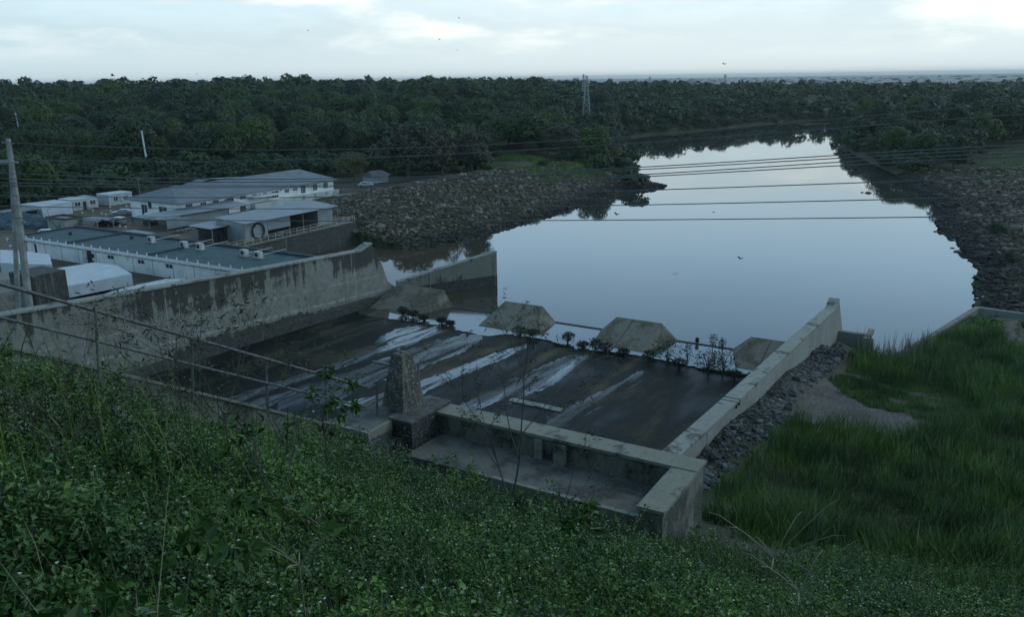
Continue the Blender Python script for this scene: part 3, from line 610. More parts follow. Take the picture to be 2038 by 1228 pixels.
# junk pile
def heap(name, c, sx, sy, h, n, mats, label, cat):
    mb = MB()
    for k in range(n):
        a = rng.uniform(0, pi); q = np.array(c) + UD * rng.normal(0, sx) + VD * rng.normal(0, sy); L = rng.uniform(.3, 1.3); z = c[2] + abs(rng.normal(0, h * .35))
        mb.obox(q, a, L, rng.uniform(.05, .25), z, z + rng.uniform(.06, .3), rng.integers(0, len(mats)))
    mb.build(name, mats, label=label, cat=cat)
heap('scrap_heap', W(117.5, -125.2, 5), 1.6, .25, .8, 50, [WOOD, METALG, RUST], 'heap of scrap timber and metal piled below the workshop panel', 'scrap heap')
heap('scrap_heap', W(113, -147.5, 5), 1.1, .35, .25, 30, [RUST, METALG, WOOD], 'low scatter of scrap metal along the long shed panel', 'scrap heap')
# small dark store
t = thing('rack_shelter', W(108.7, -134, 5), 'small square shelter with a pale flat roof over dark stacked racks', 'shelter')
roof_slab(t, [(105.6, -137.6), (104.9, -130.1), (112.2, -130.0), (112.6, -137.6)], (8.0, 8.0, 8.05, 8.05))
for u, v in ((105.8, -137), (105.6, -130.5), (111.9, -130.5), (112, -137)): MB().tube([W(u, v, 5), W(u, v, 8)], .07, 5).build('post', METALG, t)
for i in range(5):
    r_ = MB(); u0 = 106.2 + i * 1.15
    for k in range(6): r_.box(u0, u0 + 1.0, -135.5, -130.9, 5.05 + k * .42, 5.32 + k * .42)
    for vv in (-135.5, -133.2, -131): r_.box(u0 + .4, u0 + .55, vv, vv + .12, 5, 7.6)
    r_.build('rack', RUST, label='dark steel rack stacked under the small square shelter', cat='rack', group='racks under the small shelter')
# green roofed building
t = thing('green_roofed_building', W(87, -120, 5), 'long white building with a flat dark green roof, behind the stained side wall', 'building')
MB().box(82.4, 92.0, -152.6, -88.6, 5, 8.0).build('wall', WHITE, t)
MB().box(81.4, 92.8, -153.3, -88.2, 8.0, 8.45).build('roof_slab', WHITE_B, t)
MB().box(81.62, 92.6, -153.1, -88.4, 8.45, 8.5).build('roof', ROOFG, t)
mb = MB(); mb.box(92.3, 92.82, -153.3, -88.2, 8.51, 8.85); mb.box(81.6, 92.28, -153.32, -152.9, 8.51, 8.8)
for v in (-138.6, -116.8): mb.box(81.6, 92.28, v, v + .5, 8.51, 8.8)
mb.build('parapet', ROOFG2, t)
for k in range(26): v = -150.6 + k * 2.42; MB().box(81.28, 81.4, v, v + .17, 7.95, 8.95).build('overflow_pipe', WHITE_B, t)
MB().box(82.3, 82.4, -152.6, -88.6, 7.55, 7.8).build('grey_band', CONC, t)  # grey strip along the wall, just below the roof slab
for k in range(12): v = -147 + k * 5; MB().box(82.36, 82.4, v, v + .06, 5, 7.5).build('wall_joint', CONC, t)
for v in (-128.6, -120.6, -113.6): window(t, v, v + 1.6, 82.4, 6.7, 7.3, 'u', 1)
dr = MB().box(82.28, 82.4, -135.6, -134.4, 5.2, 7.4).build('door', OFFW, t); MB().box(82.22, 82.28, -134.6, -134.5, 6.1, 6.3).build('handle', DARKM, dr)
MB().box(82.3, 82.4, -134.3, -133.2, 5.2, 7.5).build('doorway', DARKM, t); MB().box(81.8, 82.35, -133.1, -132.6, 5.2, 5.9).build('meter_box', DARKM, t); MB().box(82.0, 82.35, -133.1, -132.5, 6.5, 7.1).build('meter_box', DARKM, t)
dr = MB().box(82.3, 82.4, -151.3, -150.1, 5.1, 7.5).build('door', WHITE_B, t); MB().box(82.25, 82.38, -150.0, -149.6, 5.1, 7.3).build('doorway', DARKM, t)
for v in (-98.6, -95.8): MB().box(82.3, 82.4, v, v + .9, 5.2, 7.2).build('doorway', DARKM, t)
AC = (('first air conditioner from the left, alone on the middle section of the green roof', (302, 478)), ('second air conditioner from the left, just left of the raised roof divider', (367, 488)), ('third air conditioner from the left, just right of the roof divider', (399, 492)), ('fourth air conditioner from the left on the right section of the green roof', (487, 505)), ('rightmost air conditioner on the green roof, nearest the stained wall', (515, 509)))
for lab, (x, y) in AC:
    p = P(x, y + 5, 8.5); u, v = UV(p); t = thing('air_conditioner', W(u, v, 8.5), lab, 'air conditioner', 'air conditioners on the green roof')
    MB().box(u - .35, u + .35, v - .62, v + .62, 8.62, 9.6).build('casing', OFFW, t)
    MB().tube([W(u - .37, v - .12 + 0, 9.1), W(u - .39, v - .12, 9.1)], .36, 12).build('fan', DARKM, t)
    MB().box(u - .5, u + .5, v - .8, v + .9, 8.5, 8.62).build('base', CONC_PALE, t)
    MB().tube([W(u + .35, v + .4, 9.0), W(u + 5.5, v + .3, 9.0), W(u + 5.6, v + .3, 8.6)], .06, 5).build('pipe', METALG, t)
for x, y in ((140, 467), (262, 475)):
    p = P(x, y, 8.5); MB().obox(p, .5, .28, .2, 8.5, 9.0).build('roof_vent', RUST, label='small dark vent on the %s section of the green roof' % ('left' if x < 200 else 'middle'), cat='vent')

# white covers between the stained wall and the green roofed building
def slab_px(name, px, z, th, mat, label, cat, legs=True, ridge=0):
    top = [P(x, y, z) for x, y in px]; c = sum(top) / len(top); t = thing(name, np.r_[c[:2], 5], label, cat); n = len(top)
    if ridge:
        k = n // 2; cc = c + [0, 0, ridge]; vs = top + [cc] + [p - [0, 0, th] for p in top]
        MB().add(vs, [[i, (i + 1) % n, n] for i in range(n)] + [[(i + 1) % n, i, n + 1 + i, n + 1 + (i + 1) % n] for i in range(n)] + [list(range(2 * n, n, -1))]).build('cover', mat, t)
    else:
        vs = top + [p - [0, 0, th] for p in top]
        MB().add(vs, [list(range(n)), list(range(2 * n - 1, n - 1, -1))] + [[(i + 1) % n, i, n + i, n + (i + 1) % n] for i in range(n)]).build('cover', mat, t)
    for p in top:
        q = c + (p - c) * .9; MB().tube([np.r_[q[:2], 5.0], np.r_[q[:2], z - th + .01]], .12, 6).build('leg', METALG, t)
    return t
CANV = M_plain('white_canvas', (.52, .60, .64), .6, var=.1, scale=.5); CANV2 = M_plain('wrinkled_canvas', (.50, .58, .62), .6, var=.3, scale=1.4, bump=.3)
slab_px('white_cover', [(106, 575), (262, 545), (232, 528), (188, 522), (98, 536)], 7.6, 1.7, CANV, 'broad flat white cover with deep pale sides, between green-roofed building and stained wall', 'cover')
slab_px('white_cover', [(0, 523), (104, 527), (98, 506), (36, 498), (0, 497)], 7.6, 2.0, CANV, 'white box-like cover at the left edge of the compound, behind the twin pole', 'cover')
slab_px('low_roof', [(148, 603), (240, 590), (430, 556), (395, 556), (330, 555), (252, 571)], 9.2, .4, CANV2, 'low wrinkled white roof just behind the top of the stained side wall', 'roof')
slab_px('plain_slab', [(-60, 560), (-60, 530), (20, 545), (14, 566)], 8, .5, CONC, 'flat grey slab at the far left edge behind the pole', 'slab')
# concrete blocks near the pole
c0 = P(75, 600, 10); u, v = UV(c0)
MB().box(u - 1.4, u + 2.6, v - 2.6, v + 2.3, 4, 13.6).build('concrete_block', CONC_DARK, label='tall dark stained concrete block beside the foot of the twin pole', cat='block')
MB().box(u - 4.8, u - 1.5, v - 9, v + 1.2, 4, 12.2).build('concrete_block', CONC, label='wider pale concrete block at the left edge below the twin pole', cat='block')

# cabins and containers
def cabin(x, y, L, Wd, h, mat, label, doors=(), wins=(), du=0., cat='container', grp='white cabins and containers in the yard'):
    p = P(x, y, GZ); u, v = UV(p); t = thing('site_cabin', W(u, v, GZ), label, cat, grp)   # (x,y) = nearest lower corner; runs along +u, depth along -v
    MB().box(u, u + L, v - Wd, v, GZ + .15, GZ + h).build('body', mat, t)
    MB().box(u - .1, u + L + .1, v - Wd - .1, v + .1, GZ + h, GZ + h + .12).build('roof', CANV, t)
    for a, b, c, d in wins: window(t, u + a, u + b, v, GZ + c, GZ + d, 'v', 1)
    for a, b in doors: MB().box(u + a, u + b, v, v + .05, GZ + .2, GZ + 2.2).build('door', RUST, t)
    k = MB(); 
    for q in np.arange(.6, L, .8): k.box(u + q, u + q + .05, v - .02, v + .03, GZ + .2, GZ + h - .05)
    k.build('rib', mat, t)
    return t
cabin(87, 436.5, 3.4, 8.5, 2.9, CANV, 'white container nearest the dark open store')
cabin(109, 431.5, 4.6, 7, 2.9, CANV, 'plain white container, second in the row from the left')
cabin(147, 421.5, 6.6, 5.6, 2.8, OFFW, 'grimy white site cabin with two windows and a door', doors=((2.6, 3.5),), wins=((.5, 1.9, 1.2, 2.2), (4.5, 5.9, 1.2, 2.2)))
cabin(219, 411, 6.6, 5, 2.9, OFFW, 'grimy white site cabin beside the end of the long white building', wins=((1.2, 2.4, 1.2, 2.1), (4., 5.4, 1.2, 2.1)))
t = thing('open_store', W(105, -191, 5), 'low dark open-fronted store left of the white containers', 'store'); 
MB().box(98, 107, -197, -190.8, 7.3, 7.5).build('roof', ROOF, t); MB().box(98, 107, -197, -196.8, 5, 7.3).build('back_wall', RUST, t); MB().box(106.7, 107, -196.8, -191, 5, 7.3).build('side_wall', WOOD, t); MB().box(98, 98.2, -196.8, -191, 5, 7.3).build('side_wall', RUST, t)
NET = M_plain('blue_netting', (.07, .13, .16), .8, var=.5, scale=2.5)
def blob(name, c, sx, sy, sz, mat, label, cat, kind=None, n=26):
    vs, fs = [], []; nu, nv = n, 12; ph = rng.uniform(0, 9)
    for i in range(nv + 1):
        for j in range(nu):
            a, b = 2 * pi * j / nu, pi / 2 * i / nv; k = 1 + .13 * sin(3 * a + ph) + .1 * sin(7 * a + 2 * ph + i)
            vs.append([c[0] + sx * cos(a) * cos(b) * k, c[1] + sy * sin(a) * cos(b) * k, c[2] + sz * sin(b) * (1 + .15 * sin(5 * a + i))])
    for i in range(nv):
        for j in range(nu): fs.append([i * nu + j, i * nu + (j + 1) % nu, (i + 1) * nu + (j + 1) % nu, (i + 1) * nu + j])
    mesh_np(name, np.array(vs), fs, mat, label=label, cat=cat, kind=kind)
q = P(30, 452, 5); blob('netting_heap', q, 8.5, 4, 3.0, NET, 'blue-grey heap of netting at the left edge of the yard', 'netting heap')
t = thing('pump_house', W(103, -173, 5), 'small square concrete pit house with a rimmed top in the yard', 'pit house'); p = P(133, 457, 5); u, v = UV(p)
MB().box(u - 1.2, u + 2.6, v - 4.8, v + 1.8, 5, 7.3).build('wall', CONC_PALE, t); mb = MB(); mb.box(u - 1.4, u + 2.8, v - 5, v - 4.6, 7.3, 7.7); mb.box(u - 1.4, u + 2.8, v + 1.6, v + 2, 7.3, 7.7); mb.box(u - 1.4, u - 1., v - 4.6, v + 1.6, 7.3, 7.7); mb.box(u + 2.4, u + 2.8, v - 4.6, v + 1.6, 7.3, 7.7); mb.build('rim', CONC_DARK, t)
t = thing('car_shelter', W(105.5, -167.7, 5), 'small tilted metal roof on thin legs beside the dark car', 'shelter'); p = P(190, 456, 5); u, v = UV(p)
roof_slab(t, [(u - 1.4, v - 4.2), (u - 1.4, v + 3), (u + 2.4, v + 3.4), (u + 2.4, v - 4.2)], (7.0, 7.3, 7.3, 7.0))
for a, b in ((-1.2, -4), (-1.2, 2.8), (2.2, 3.2), (2.2, -4)): MB().tube([W(u + a, v + b, 5), W(u + a, v + b, 7.1)], .08, 5).build('leg', METALG, t)
t = thing('lean_to', W(107, -146, 5), 'flat grey metal roof low behind the green roof, beside the long shed', 'shelter'); p = P(272, 462, 7.4); u, v = UV(p)
roof_slab(t, [(u - 2, v - 5.2), (u - 1.6, v + 3.6), (u + 1.2, v + 4.2), (u + 1.6, v - 3)], (7.4, 7.4, 7.4, 7.4))
for a, b in ((-1.5, -4), (-1.2, 3), (1, 3.6), (1.2, -2.6)): MB().tube([W(u + a, v + b, 5), W(u + a, v + b, 7.35)], .08, 5).build('leg', METALG, t)
# water tank on the cart
t = thing('water_tank', P(300, 441, 5), 'white plastic water tank in a dark cradle at the end of the long shed', 'water tank'); p = P(300, 448, 5); u, v = UV(p)
MB().tube([W(u, v - 1, 6.9), W(u, v + 1, 6.9)], [.85, .85], 12).build('tank', CANV, t); MB().box(u - .9, u + .9, v - 1.3, v + 1.3, 5, 6.0).build('cradle', RUST, t)

# cars
CARG = M_plain('silver_car_paint', (.42, .46, .49), .25, .6, var=.05); CARD = M_plain('dark_car_paint', (.03, .035, .04), .25, .3, var=.05); CARW = M_plain('white_car_paint', (.6, .64, .66), .3, 0, var=.05)
def car(p, ang, mat, label, suv=False, sx=1.):
    t = thing('parked_car', np.r_[p[:2], GZ], label, 'car', 'cars parked in the yard'); h = 1.75 if suv else 1.45
    prof = [(-2.2, .35), (-2.25, .9), (-1.95, 1.05 if suv else .98), (-1.75 if suv else -1.3, h), (.35, h), (1.05, .98), (2.1, .85), (2.25, .5), (2.2, .32)]
    X = np.array([cos(ang), sin(ang), 0]); Y = np.array([-sin(ang), cos(ang), 0]); c = np.r_[p[:2], GZ]
    def pt(x, y, z): return c + X * x * sx + Y * y + np.array([0, 0, z])
    def ext(pr, wf, name, m, par=t):
        n = len(pr); a = [pt(x, -wf(z), z) for x, z in pr]; b = [pt(x, wf(z), z) for x, z in pr]
        return MB().add(a + b, [list(range(n))[::-1], list(range(n, 2 * n))] + [[i, (i + 1) % n, (i + 1) % n + n, i + n] for i in range(n)]).build(name, m, par)
    ext(prof, lambda z: .86 if z < 1.0 else .70, 'body', mat)
    gl = [(-1.72 if suv else -1.2, 1.08), (-1.6 if suv else -1.08, h - .12), (.28, h - .12), (.85, 1.06)]
    for sgn in (-1, 1):
        mb = MB(); mb.add([pt(x, sgn * (.86 - .35 * (z - 1)), z) for x, z in gl] + [pt(x, sgn * (.80 - .35 * (z - 1)), z) for x, z in gl], [[0, 1, 2, 3], [7, 6, 5, 4], [0, 4, 5, 1], [1, 5, 6, 2], [2, 6, 7, 3], [3, 7, 4, 0]]); mb.build('side_window', GLASS, t)
    for x0, z0, x1, z1, nm in ((.42, h - .08, 1.0, 1.06, 'windscreen'), (-1.80 if suv else -1.36, h - .1, -1.97 if suv else -1.9, 1.1, 'rear_window')):
        e = .03 if x0 > 0 else -.03
        MB().add([pt(x0 + e, -.6, z0), pt(x0 + e, .6, z0), pt(x1 + e, .68, z1), pt(x1 + e, -.68, z1), pt(x0 - e, -.6, z0), pt(x0 - e, .6, z0), pt(x1 - e, .68, z1), pt(x1 - e, -.68, z1)], [[0, 1, 2, 3], [7, 6, 5, 4], [0, 4, 5, 1], [1, 5, 6, 2], [2, 6, 7, 3], [3, 7, 4, 0]]).build(nm, GLASS, t)
    for x in (-1.35, 1.4):
        for sgn in (-1, 1):
            wv = MB().tube([pt(x, sgn * .72, .34), pt(x, sgn * .92, .34)], .34, 12).build('wheel', DARKM, t); MB().tube([pt(x, sgn * .92, .34), pt(x, sgn * .935, .34)], .19, 10).build('rim', METALG, wv)
    for sgn in (-1, 1): MB().obox(pt(2.2, sgn * .6, 0), ang, .06, .16, GZ + .62, GZ + .78).build('headlight', CARW, t); MB().obox(pt(-2.22, sgn * .7, 0), ang, .05, .1, GZ + .75, GZ + 1.0).build('tail_light', RUST, t)
car(P(234, 447, 5), radians(158), CARG, 'silver off-road car parked with its rear to the camera beside the dark car', True)
car(P(244, 428, 5), radians(20 + 180), CARG, 'silver saloon parked at the corner of the long white building')
car(P(212, 450, 5), radians(165), CARD, 'dark car parked between the small shelter and the silver off-road car')
car(P(96, 470, 5), radians(10), CARW, 'white car just showing over the left end of the green roof')
car(P(728, 372, 5), radians(5), CARW, 'pale car parked past the far end of the long white building')
# person
def person(p, label, sh):
    t = thing('person', p, label, 'person'); k = 1.0
    J = [(0, 0, .95), (0, 0, 1.2), (0, 0, 1.42), (0, 0, 1.52), (0, .02, 1.66), (.1, 0, .9), (.13, .08, .5), (.13, .0, .08), (-.1, 0, .9), (-.14, -.1, .5), (-.14, -.2, .1), (.2, 0, 1.4), (.27, .05, 1.12), (.28, .16, .88), (-.2, 0, 1.4), (-.28, -.05, 1.12), (-.27, .05, .86), (.13, .16, .04), (-.14, -.05, .04)]
    E = [(0, 1), (1, 2), (2, 3), (3, 4), (0, 5), (5, 6), (6, 7), (0, 8), (8, 9), (9, 10), (2, 11), (11, 12), (12, 13), (2, 14), (14, 15), (15, 16), (7, 17), (10, 18)]
    rad = [.15, .14, .15, .06, .11, .1, .075, .05, .1, .075, .05, .07, .05, .035, .07, .05, .035, .04, .04]
    me = bpy.data.meshes.new('body'); me.from_pydata(J, E, []); me.materials.append(sh); o = link('body', me, t)
    sk = o.modifiers.new('skin', 'SKIN'); o.modifiers.new('sub', 'SUBSURF').levels = 1; o.modifiers['sub'].render_levels = 1
    for i, r in enumerate(rad): me.skin_vertices[0].data[i].radius = (r, r * .8)
    me.skin_vertices[0].data[0].use_root = True
person(P(265, 446, 5), 'person in dark clothes walking in the yard in front of the long white building', M_plain('dark_clothes', (.05, .05, .06), .9, var=.3, scale=5))
# bollards
BP = [(41, 449), (15, 478), (21, 492), (98, 437), (164, 424), (185, 420), (203, 426), (211, 428), (220, 413), (221, 421), (239, 451), (251, 453), (252, 410)]
bl0 = None
for i, (x, y) in enumerate(BP):
    p = P(x, y + 3, 5)
    if bl0 is None:
        t = bl0 = thing('bollard', p, 'short white round-topped bollard standing in the yard', 'bollard', 'white bollards dotted round the yard')
        mb = MB(); mb.tube([p, p + [0, 0, .5]], .08, 6); post = mb.build('post', CANV, t); 
        bm_ = MB(); bm_.tube([p + [0, 0, z] for z in (.4, .45, .58, .70, .74)], [.1, .22, .26, .15, .02], 8); cap = bm_.build('cap', CARW, t)
    else:
        t = bl0.copy(); SC.collection.objects.link(t); t.location = Vector(p)
        for c in (post, cap): c2 = c.copy(); SC.collection.objects.link(c2); c2.parent = t
# hut beyond and lamp posts
t = thing('round_hut', P(745, 357, 6), 'small grey pitched-roof hut under the trees beyond the long white building', 'hut'); q = P(748, 362, 5); 
MB().obox(q, .9, 3.2, 2.2, 4.5, 7.0).build('wall', OFFW, t); zq = q + [0, 0, 0]
rf = [q + np.array([cos(.9) * a - sin(.9) * b, sin(.9) * a + cos(.9) * b, 2.0 + c]) for a, b, c in ((-4, -3, 0), (4, -3, 0), (4, 3, 0), (-4, 3, 0), (-2.4, 0, 1.5), (2.4, 0, 1.5))]
MB().add(rf, [[0, 1, 5, 4], [1, 2, 5], [2, 3, 4, 5], [3, 0, 4], [3, 2, 1, 0]]).build('roof', ROOF, t)
t = thing('fence', P(800, 380, 5), 'low post and rail fence between the white building and the rubble', 'fence')
fp = [P(x, y, 5.2) for x, y in ((680, 379), (700, 374), (720, 371), (745, 373), (770, 378), (800, 376), (840, 371), (880, 366))]
for i, p in enumerate(fp):
    MB().tube([p - [0, 0, .6], p + [0, 0, 1.3]], .07, 5).build('post', WOOD, t)
    if i: MB().tube([fp[i - 1] + [0, 0, 1.2], p + [0, 0, 1.2]], .04, 4).build('rail', WOOD, t)
slab = [P(x, y, 5.3) for x, y in ((672, 387), (735, 379), (742, 388), (655, 402))]
MB().hexa([p - [0, 0, .8] for p in slab], slab).build('drain_slab', CONC_PALE, label='sloping pale concrete drain apron between the long white building and the rubble', cat='apron')
def lamp(x, y, top, label, col=METALG, zb=5., lean=0., head=True, r=.09):
    p = P(x, y, zb); d = (p - CAM) @ FW; hgt = (y - top) / FPX * d * 1.03; t = thing('lamp_post' if head else 'utility_pole', p, label, 'lamp post' if head else 'pole')
    MB().tube([p - [0, 0, 1.], p + [lean * hgt, 0, hgt]], [r, r * .7], 6).build('pole', col, t)
    if head: MB().tube([p + [lean * hgt, 0, hgt], p + [lean * hgt + .4, 0, hgt + .25], p + [lean * hgt + .9, 0, hgt + .2]], [.06, .12, .16], 6).build('lamp_head', CARW, t)
    else: MB().tube([p + [lean * hgt - .8, 0, hgt - .5], p + [lean * hgt + .8, 0, hgt - .5]], .07, 5).build('cross_arm', col, t)
lamp(38, 452, 380, 'slim lamp post close behind the twin pole')
lamp(98, 438, 417, 'short bent lamp post in front of the white containers')
lamp(280, 396, 353, 'thin pole rising behind the left end of the long white building', head=False)

# ------------------------------------------------------------------ near structure at the head of the chute
t = thing('crest_wall', W(15.8, -9, 24), 'near low concrete wall box with a wide smooth coping, closing the head of the chute', 'concrete wall')
MB().box(16.55, 17.1, -12.62, -5.2, 21, 26.42).build('wall', CONC_NEAR, t)
MB().box(16.5, 17.14, -12.6, -5.16, 26.42, 26.5).build('coping', CONC_TOP, t)
MB().box(14.5, 16.54, -5.72, -5.2, 21, 26.40).build('end_wall', CONC_NEAR, t)
MB().box(14.46, 16.498, -5.76, -5.16, 26.40, 26.48).build('end_coping', CONC_TOP, t)
MB().box(16.42, 16.55, -8.75, -8.45, 25.8, 26.38).build('pilaster', CONC_TOP, t)
MB().box(16.44, 16.55, -9.3, -9.1, 25.8, 26.38).build('pilaster', CONC_TOP, t)
MB().box(15.02, 16.54, -12.2, -5.73, 23, 25.88).build('ledge', CONC_LEDGE, t)
MB().box(14.9, 15.02, -9.6, -5.77, 23, 25.96).build('rim', CONC_TOP, t)
MB().box(14.0, 14.98, -14.4, -9.62, 22, 25.62).build('lower_ledge', CONC_BLACK, t)
t = thing('platform', W(15.8, -13.6, 24), 'small raised concrete platform carrying the tapered pillar and the railing end', 'platform')
MB().box(14.5, 17.2, -14.4, -12.95, 21, 26.5).build('deck', CONC_LEDGE, t)
MB().box(14.46, 14.56, -14.42, -12.91, 26.3, 26.53).build('edge', CONC_TOP, t); MB().box(14.57, 15.4, -13.01, -12.91, 26.3, 26.53).build('edge', CONC_TOP, t)
MB().box(15.42, 17.12, -13.02, -12.3, 25.6, 26.55).build('pedestal', CONC_BLACK, t)
MB().box(15.40, 17.15, -13.04, -12.27, 26.552, 26.60).build('pedestal_top', CONC_LEDGE, t)
# tapered pillar
pc = P(804, 806, 26.6); bz = 26.6; th_ = radians(8); mb = MB(); rws = []
for hw, z in ((.42, 0), (.40, .08), (.205, 1.36), (.20, 1.42), (.165, 1.47)):
    rws.append([pc + [0, 0, z] + hw * (UD * (a * cos(th_) - b * sin(th_)) + VD * (a * sin(th_) + b * cos(th_))) for a, b in ((-1, -1), (-1, 1), (1, 1), (1, -1))])
vs = [p for r in rws for p in r]; fs = [[3, 2, 1, 0], [16, 17, 18, 19]] + [[k * 4 + i, k * 4 + (i + 1) % 4, k * 4 + 4 + (i + 1) % 4, k * 4 + 4 + i] for k in range(4) for i in range(4)]
mb.add(vs, fs); t = thing('pillar', pc, 'tapered lichen-spotted concrete pillar on the platform behind the crest wall', 'pillar')
mb.build('shaft', CONC_LICHEN, t); MB().tube([pc + [0, 0, 1.46], pc + [0, 0, 1.49]], .035, 8).build('socket', DARKM, t)
# sloping kerb wall beside the steps, with railing
kw = [(6.5, 20), (6.5, 30.95), (7.2, 30.62), (14.4, 26.5), (14.49, 26.5), (14.49, 20)]
t = thing('stair_wall', W(10, -14.4, 24), 'sloping concrete kerb wall descending under the pipe railing to the platform', 'stair wall')
MB().prism_v(kw, -14.75, -14.45).build('wall', CONC_NEAR, t)
kc = kw[1:4]; MB().prism_v(kc + [(u, z + .06) for u, z in kc[::-1]], -14.8, -14.4).build('coping', CONC_TOP, t)
A, B = D(0, 565, 14.0), D(728, 771, 21.4); A2, B2 = D(0, 632, 14.0), D(728, 811, 21.4)
t = thing('pipe_railing', np.r_[((A + B) / 2)[:2], 26], 'grey pipe railing descending past the bare shrubs to the tapered pillar', 'railing')
dd = A - B; MB().tube([A + dd * .5, A, B], .034, 8).build('top_rail', RAILM, t); MB().tube([A2 + dd * .5, A2, B2], .026, 8).build('mid_rail', RAILM, t)
pe = D(793, 738, 22.4); pe2 = D(788, 778, 22.2); MB().tube([B, pe], .032, 8).build('top_rail', RAILM, t); MB().tube([B2, pe2], .026, 8).build('mid_rail', RAILM, t)
for x, top, bot, d in ((190, 619, 760, 15.3), (382, 676, 800, 17.3), (530, 714, 822, 19.0), (648, 748, 840, 20.4), (749, 762, 838, 21.9)):
    MB().tube([D(x + 8 if x < 300 else x + 2, bot, d), D(x, top, d)], .03, 8).build('post', RAILM, t)
q0, q1, q2 = D(812, 735, 22.9), D(832, 722, 23.2), D(834, 800, 23.2); MB().tube([q0, q1, q2], .03, 8).build('end_loop', RAILM, t); MB().tube([D(818, 762, 22.9), D(833, 752, 23.2)], .026, 6).build('mid_rail', RAILM, t)

# gravel patch and path on the right bank
gpx = [(1490, 800), (1540, 750), (1590, 712), (1625, 722), (1660, 760), (1720, 800), (1860, 828), (1870, 866), (1780, 872), (1640, 868), (1560, 850), (1500, 840)]
def drape(px, name, mat, zoff=.05, kind='structure', n=60, z0=6.5):
    poly = np.array([P(x, y, z0)[:2] for x, y in px]); lo, hi = poly.min(0), poly.max(0); g_ = .8
    xs = np.arange(lo[0], hi[0], g_); ys = np.arange(lo[1], hi[1], g_); X, Y = np.meshgrid(xs, ys, indexing='ij'); pts = np.c_[X.ravel(), Y.ravel()]; h = height(pts) + zoff
    cx_ = pts.reshape(len(xs), len(ys), 2); inn = in_poly(pts + g_ / 2 + rng.normal(0, .25, pts.shape), poly).reshape(len(xs), len(ys)); ny = len(ys); fs = []
    for i in range(len(xs) - 1):
        for j in range(len(ys) - 1):
            if inn[i, j]: fs.append([i * ny + j, (i + 1) * ny + j, (i + 1) * ny + j + 1, i * ny + j + 1])
    mesh_np(name, np.c_[pts, h], fs, mat, smooth=True, kind=kind); return poly
GR = drape(gpx, 'gravel_patch', GRAVEL)
GR2 = drape([(1960, 640), (2038, 630), (2120, 640), (2120, 720), (2038, 700), (1990, 670)], 'gravel_patch', GRAVEL, z0=3.)

# ------------------------------------------------------------------ loose rock
t_ = (1 + 5 ** .5) / 2
ICO = np.array([(-1, t_, 0), (1, t_, 0), (-1, -t_, 0), (1, -t_, 0), (0, -1, t_), (0, 1, t_), (0, -1, -t_), (0, 1, -t_), (t_, 0, -1), (t_, 0, 1), (-t_, 0, -1), (-t_, 0, 1)]) / 1.9
IF = np.array([(0, 11, 5), (0, 5, 1), (0, 1, 7), (0, 7, 10), (0, 10, 11), (1, 5, 9), (5, 11, 4), (11, 10, 2), (10, 7, 6), (7, 1, 8), (3, 9, 4), (3, 4, 2), (3, 2, 6), (3, 6, 8), (3, 8, 9), (4, 9, 5), (2, 4, 11), (6, 2, 10), (8, 6, 7), (9, 8, 1)])
def rocks(name, pts, size, mat, label=None, cat=None, kind='stuff', sink=.2, flat=.65):
    n = len(pts); z = height(pts); s = size * np.exp(np.clip(rng.normal(0, .5, n), -1, 1.25)) * (1 + .9 * np.maximum(vnoise(pts, 7, 71), 0))
    v = ICO[None] * (1 + rng.uniform(-.42, .42, (n, 12, 1))); v = v * np.stack([rng.uniform(.7, 1.3, n), rng.uniform(.6, 1.1, n), rng.uniform(flat * .7, flat * 1.2, n)], -1)[:, None]
    a = rng.uniform(0, 2 * pi, n); b = rng.normal(0, .5, n); ca, sa, cb, sb = np.cos(a), np.sin(a), np.cos(b), np.sin(b); o = np.zeros(n); l = o + 1
    Rz = np.stack([ca, -sa, o, sa, ca, o, o, o, l], -1).reshape(n, 3, 3); Rx = np.stack([l, o, o, o, cb, -sb, o, sb, cb], -1).reshape(n, 3, 3)
    v = np.einsum('nij,nkj->nki', Rz @ Rx, v) * s[:, None, None] + np.c_[pts, z + s * sink][:, None]
    f = IF[None] + (np.arange(n) * 12)[:, None, None]
    mesh_np(name, v.reshape(-1, 3), f.reshape(-1, 3), mat, label=label, cat=cat, kind=kind)
def scatter(poly, n):
    poly = np.array(poly); lo, hi = poly.min(0), poly.max(0); p = rng.uniform(lo, hi, (n, 2)); return p[in_poly(p, poly)]
LB = [P(x, y, 6)[:2] for x, y in ((690, 392), (740, 378), (830, 362), (900, 356), (960, 345), (1030, 335), (1090, 322), (1150, 322), (1215, 318))] + [P(x, y, -.2)[:2] for x, y in ((1262, 316), (1268, 330), (1264, 350), (1290, 362), (1330, 370), (1300, 380), (1240, 386), (1180, 408), (1100, 431), (1030, 450), (960, 471), (850, 496), (760, 511))] + [W(129, -111)[:2], W(129, -123)[:2], W(139.5, -125)[:2], W(139.5, -150)[:2]]
rk = scatter(LB, 110000); rocks('riprap', rk[:60000], .23, ROCKS, 'broad bank of dumped rubble rock sloping from the compound to the river', 'rubble')
RB = [P(x, y, 0)[:2] for x, y in ((1700, 303), (1745, 330), (1800, 360), (1822, 376), (1868, 414), (1888, 430), (1862, 436), (1865, 460), (1900, 480), (1920, 510), (1953, 541), (1938, 561), (1940, 612))] + [P(x, y, 4)[:2] for x, y in ((2038, 618), (2300, 640), (2300, 420), (2100, 330), (1900, 325), (1750, 300))]
rk2 = scatter(RB, 90000); d2 = np.linalg.norm(rk2, axis=1); rk2 = rk2[(d2 < 330)]; rocks('riprap', rk2[:36000], .30, ROCKS, 'rubble and rock slope on the right river bank', 'rubble')
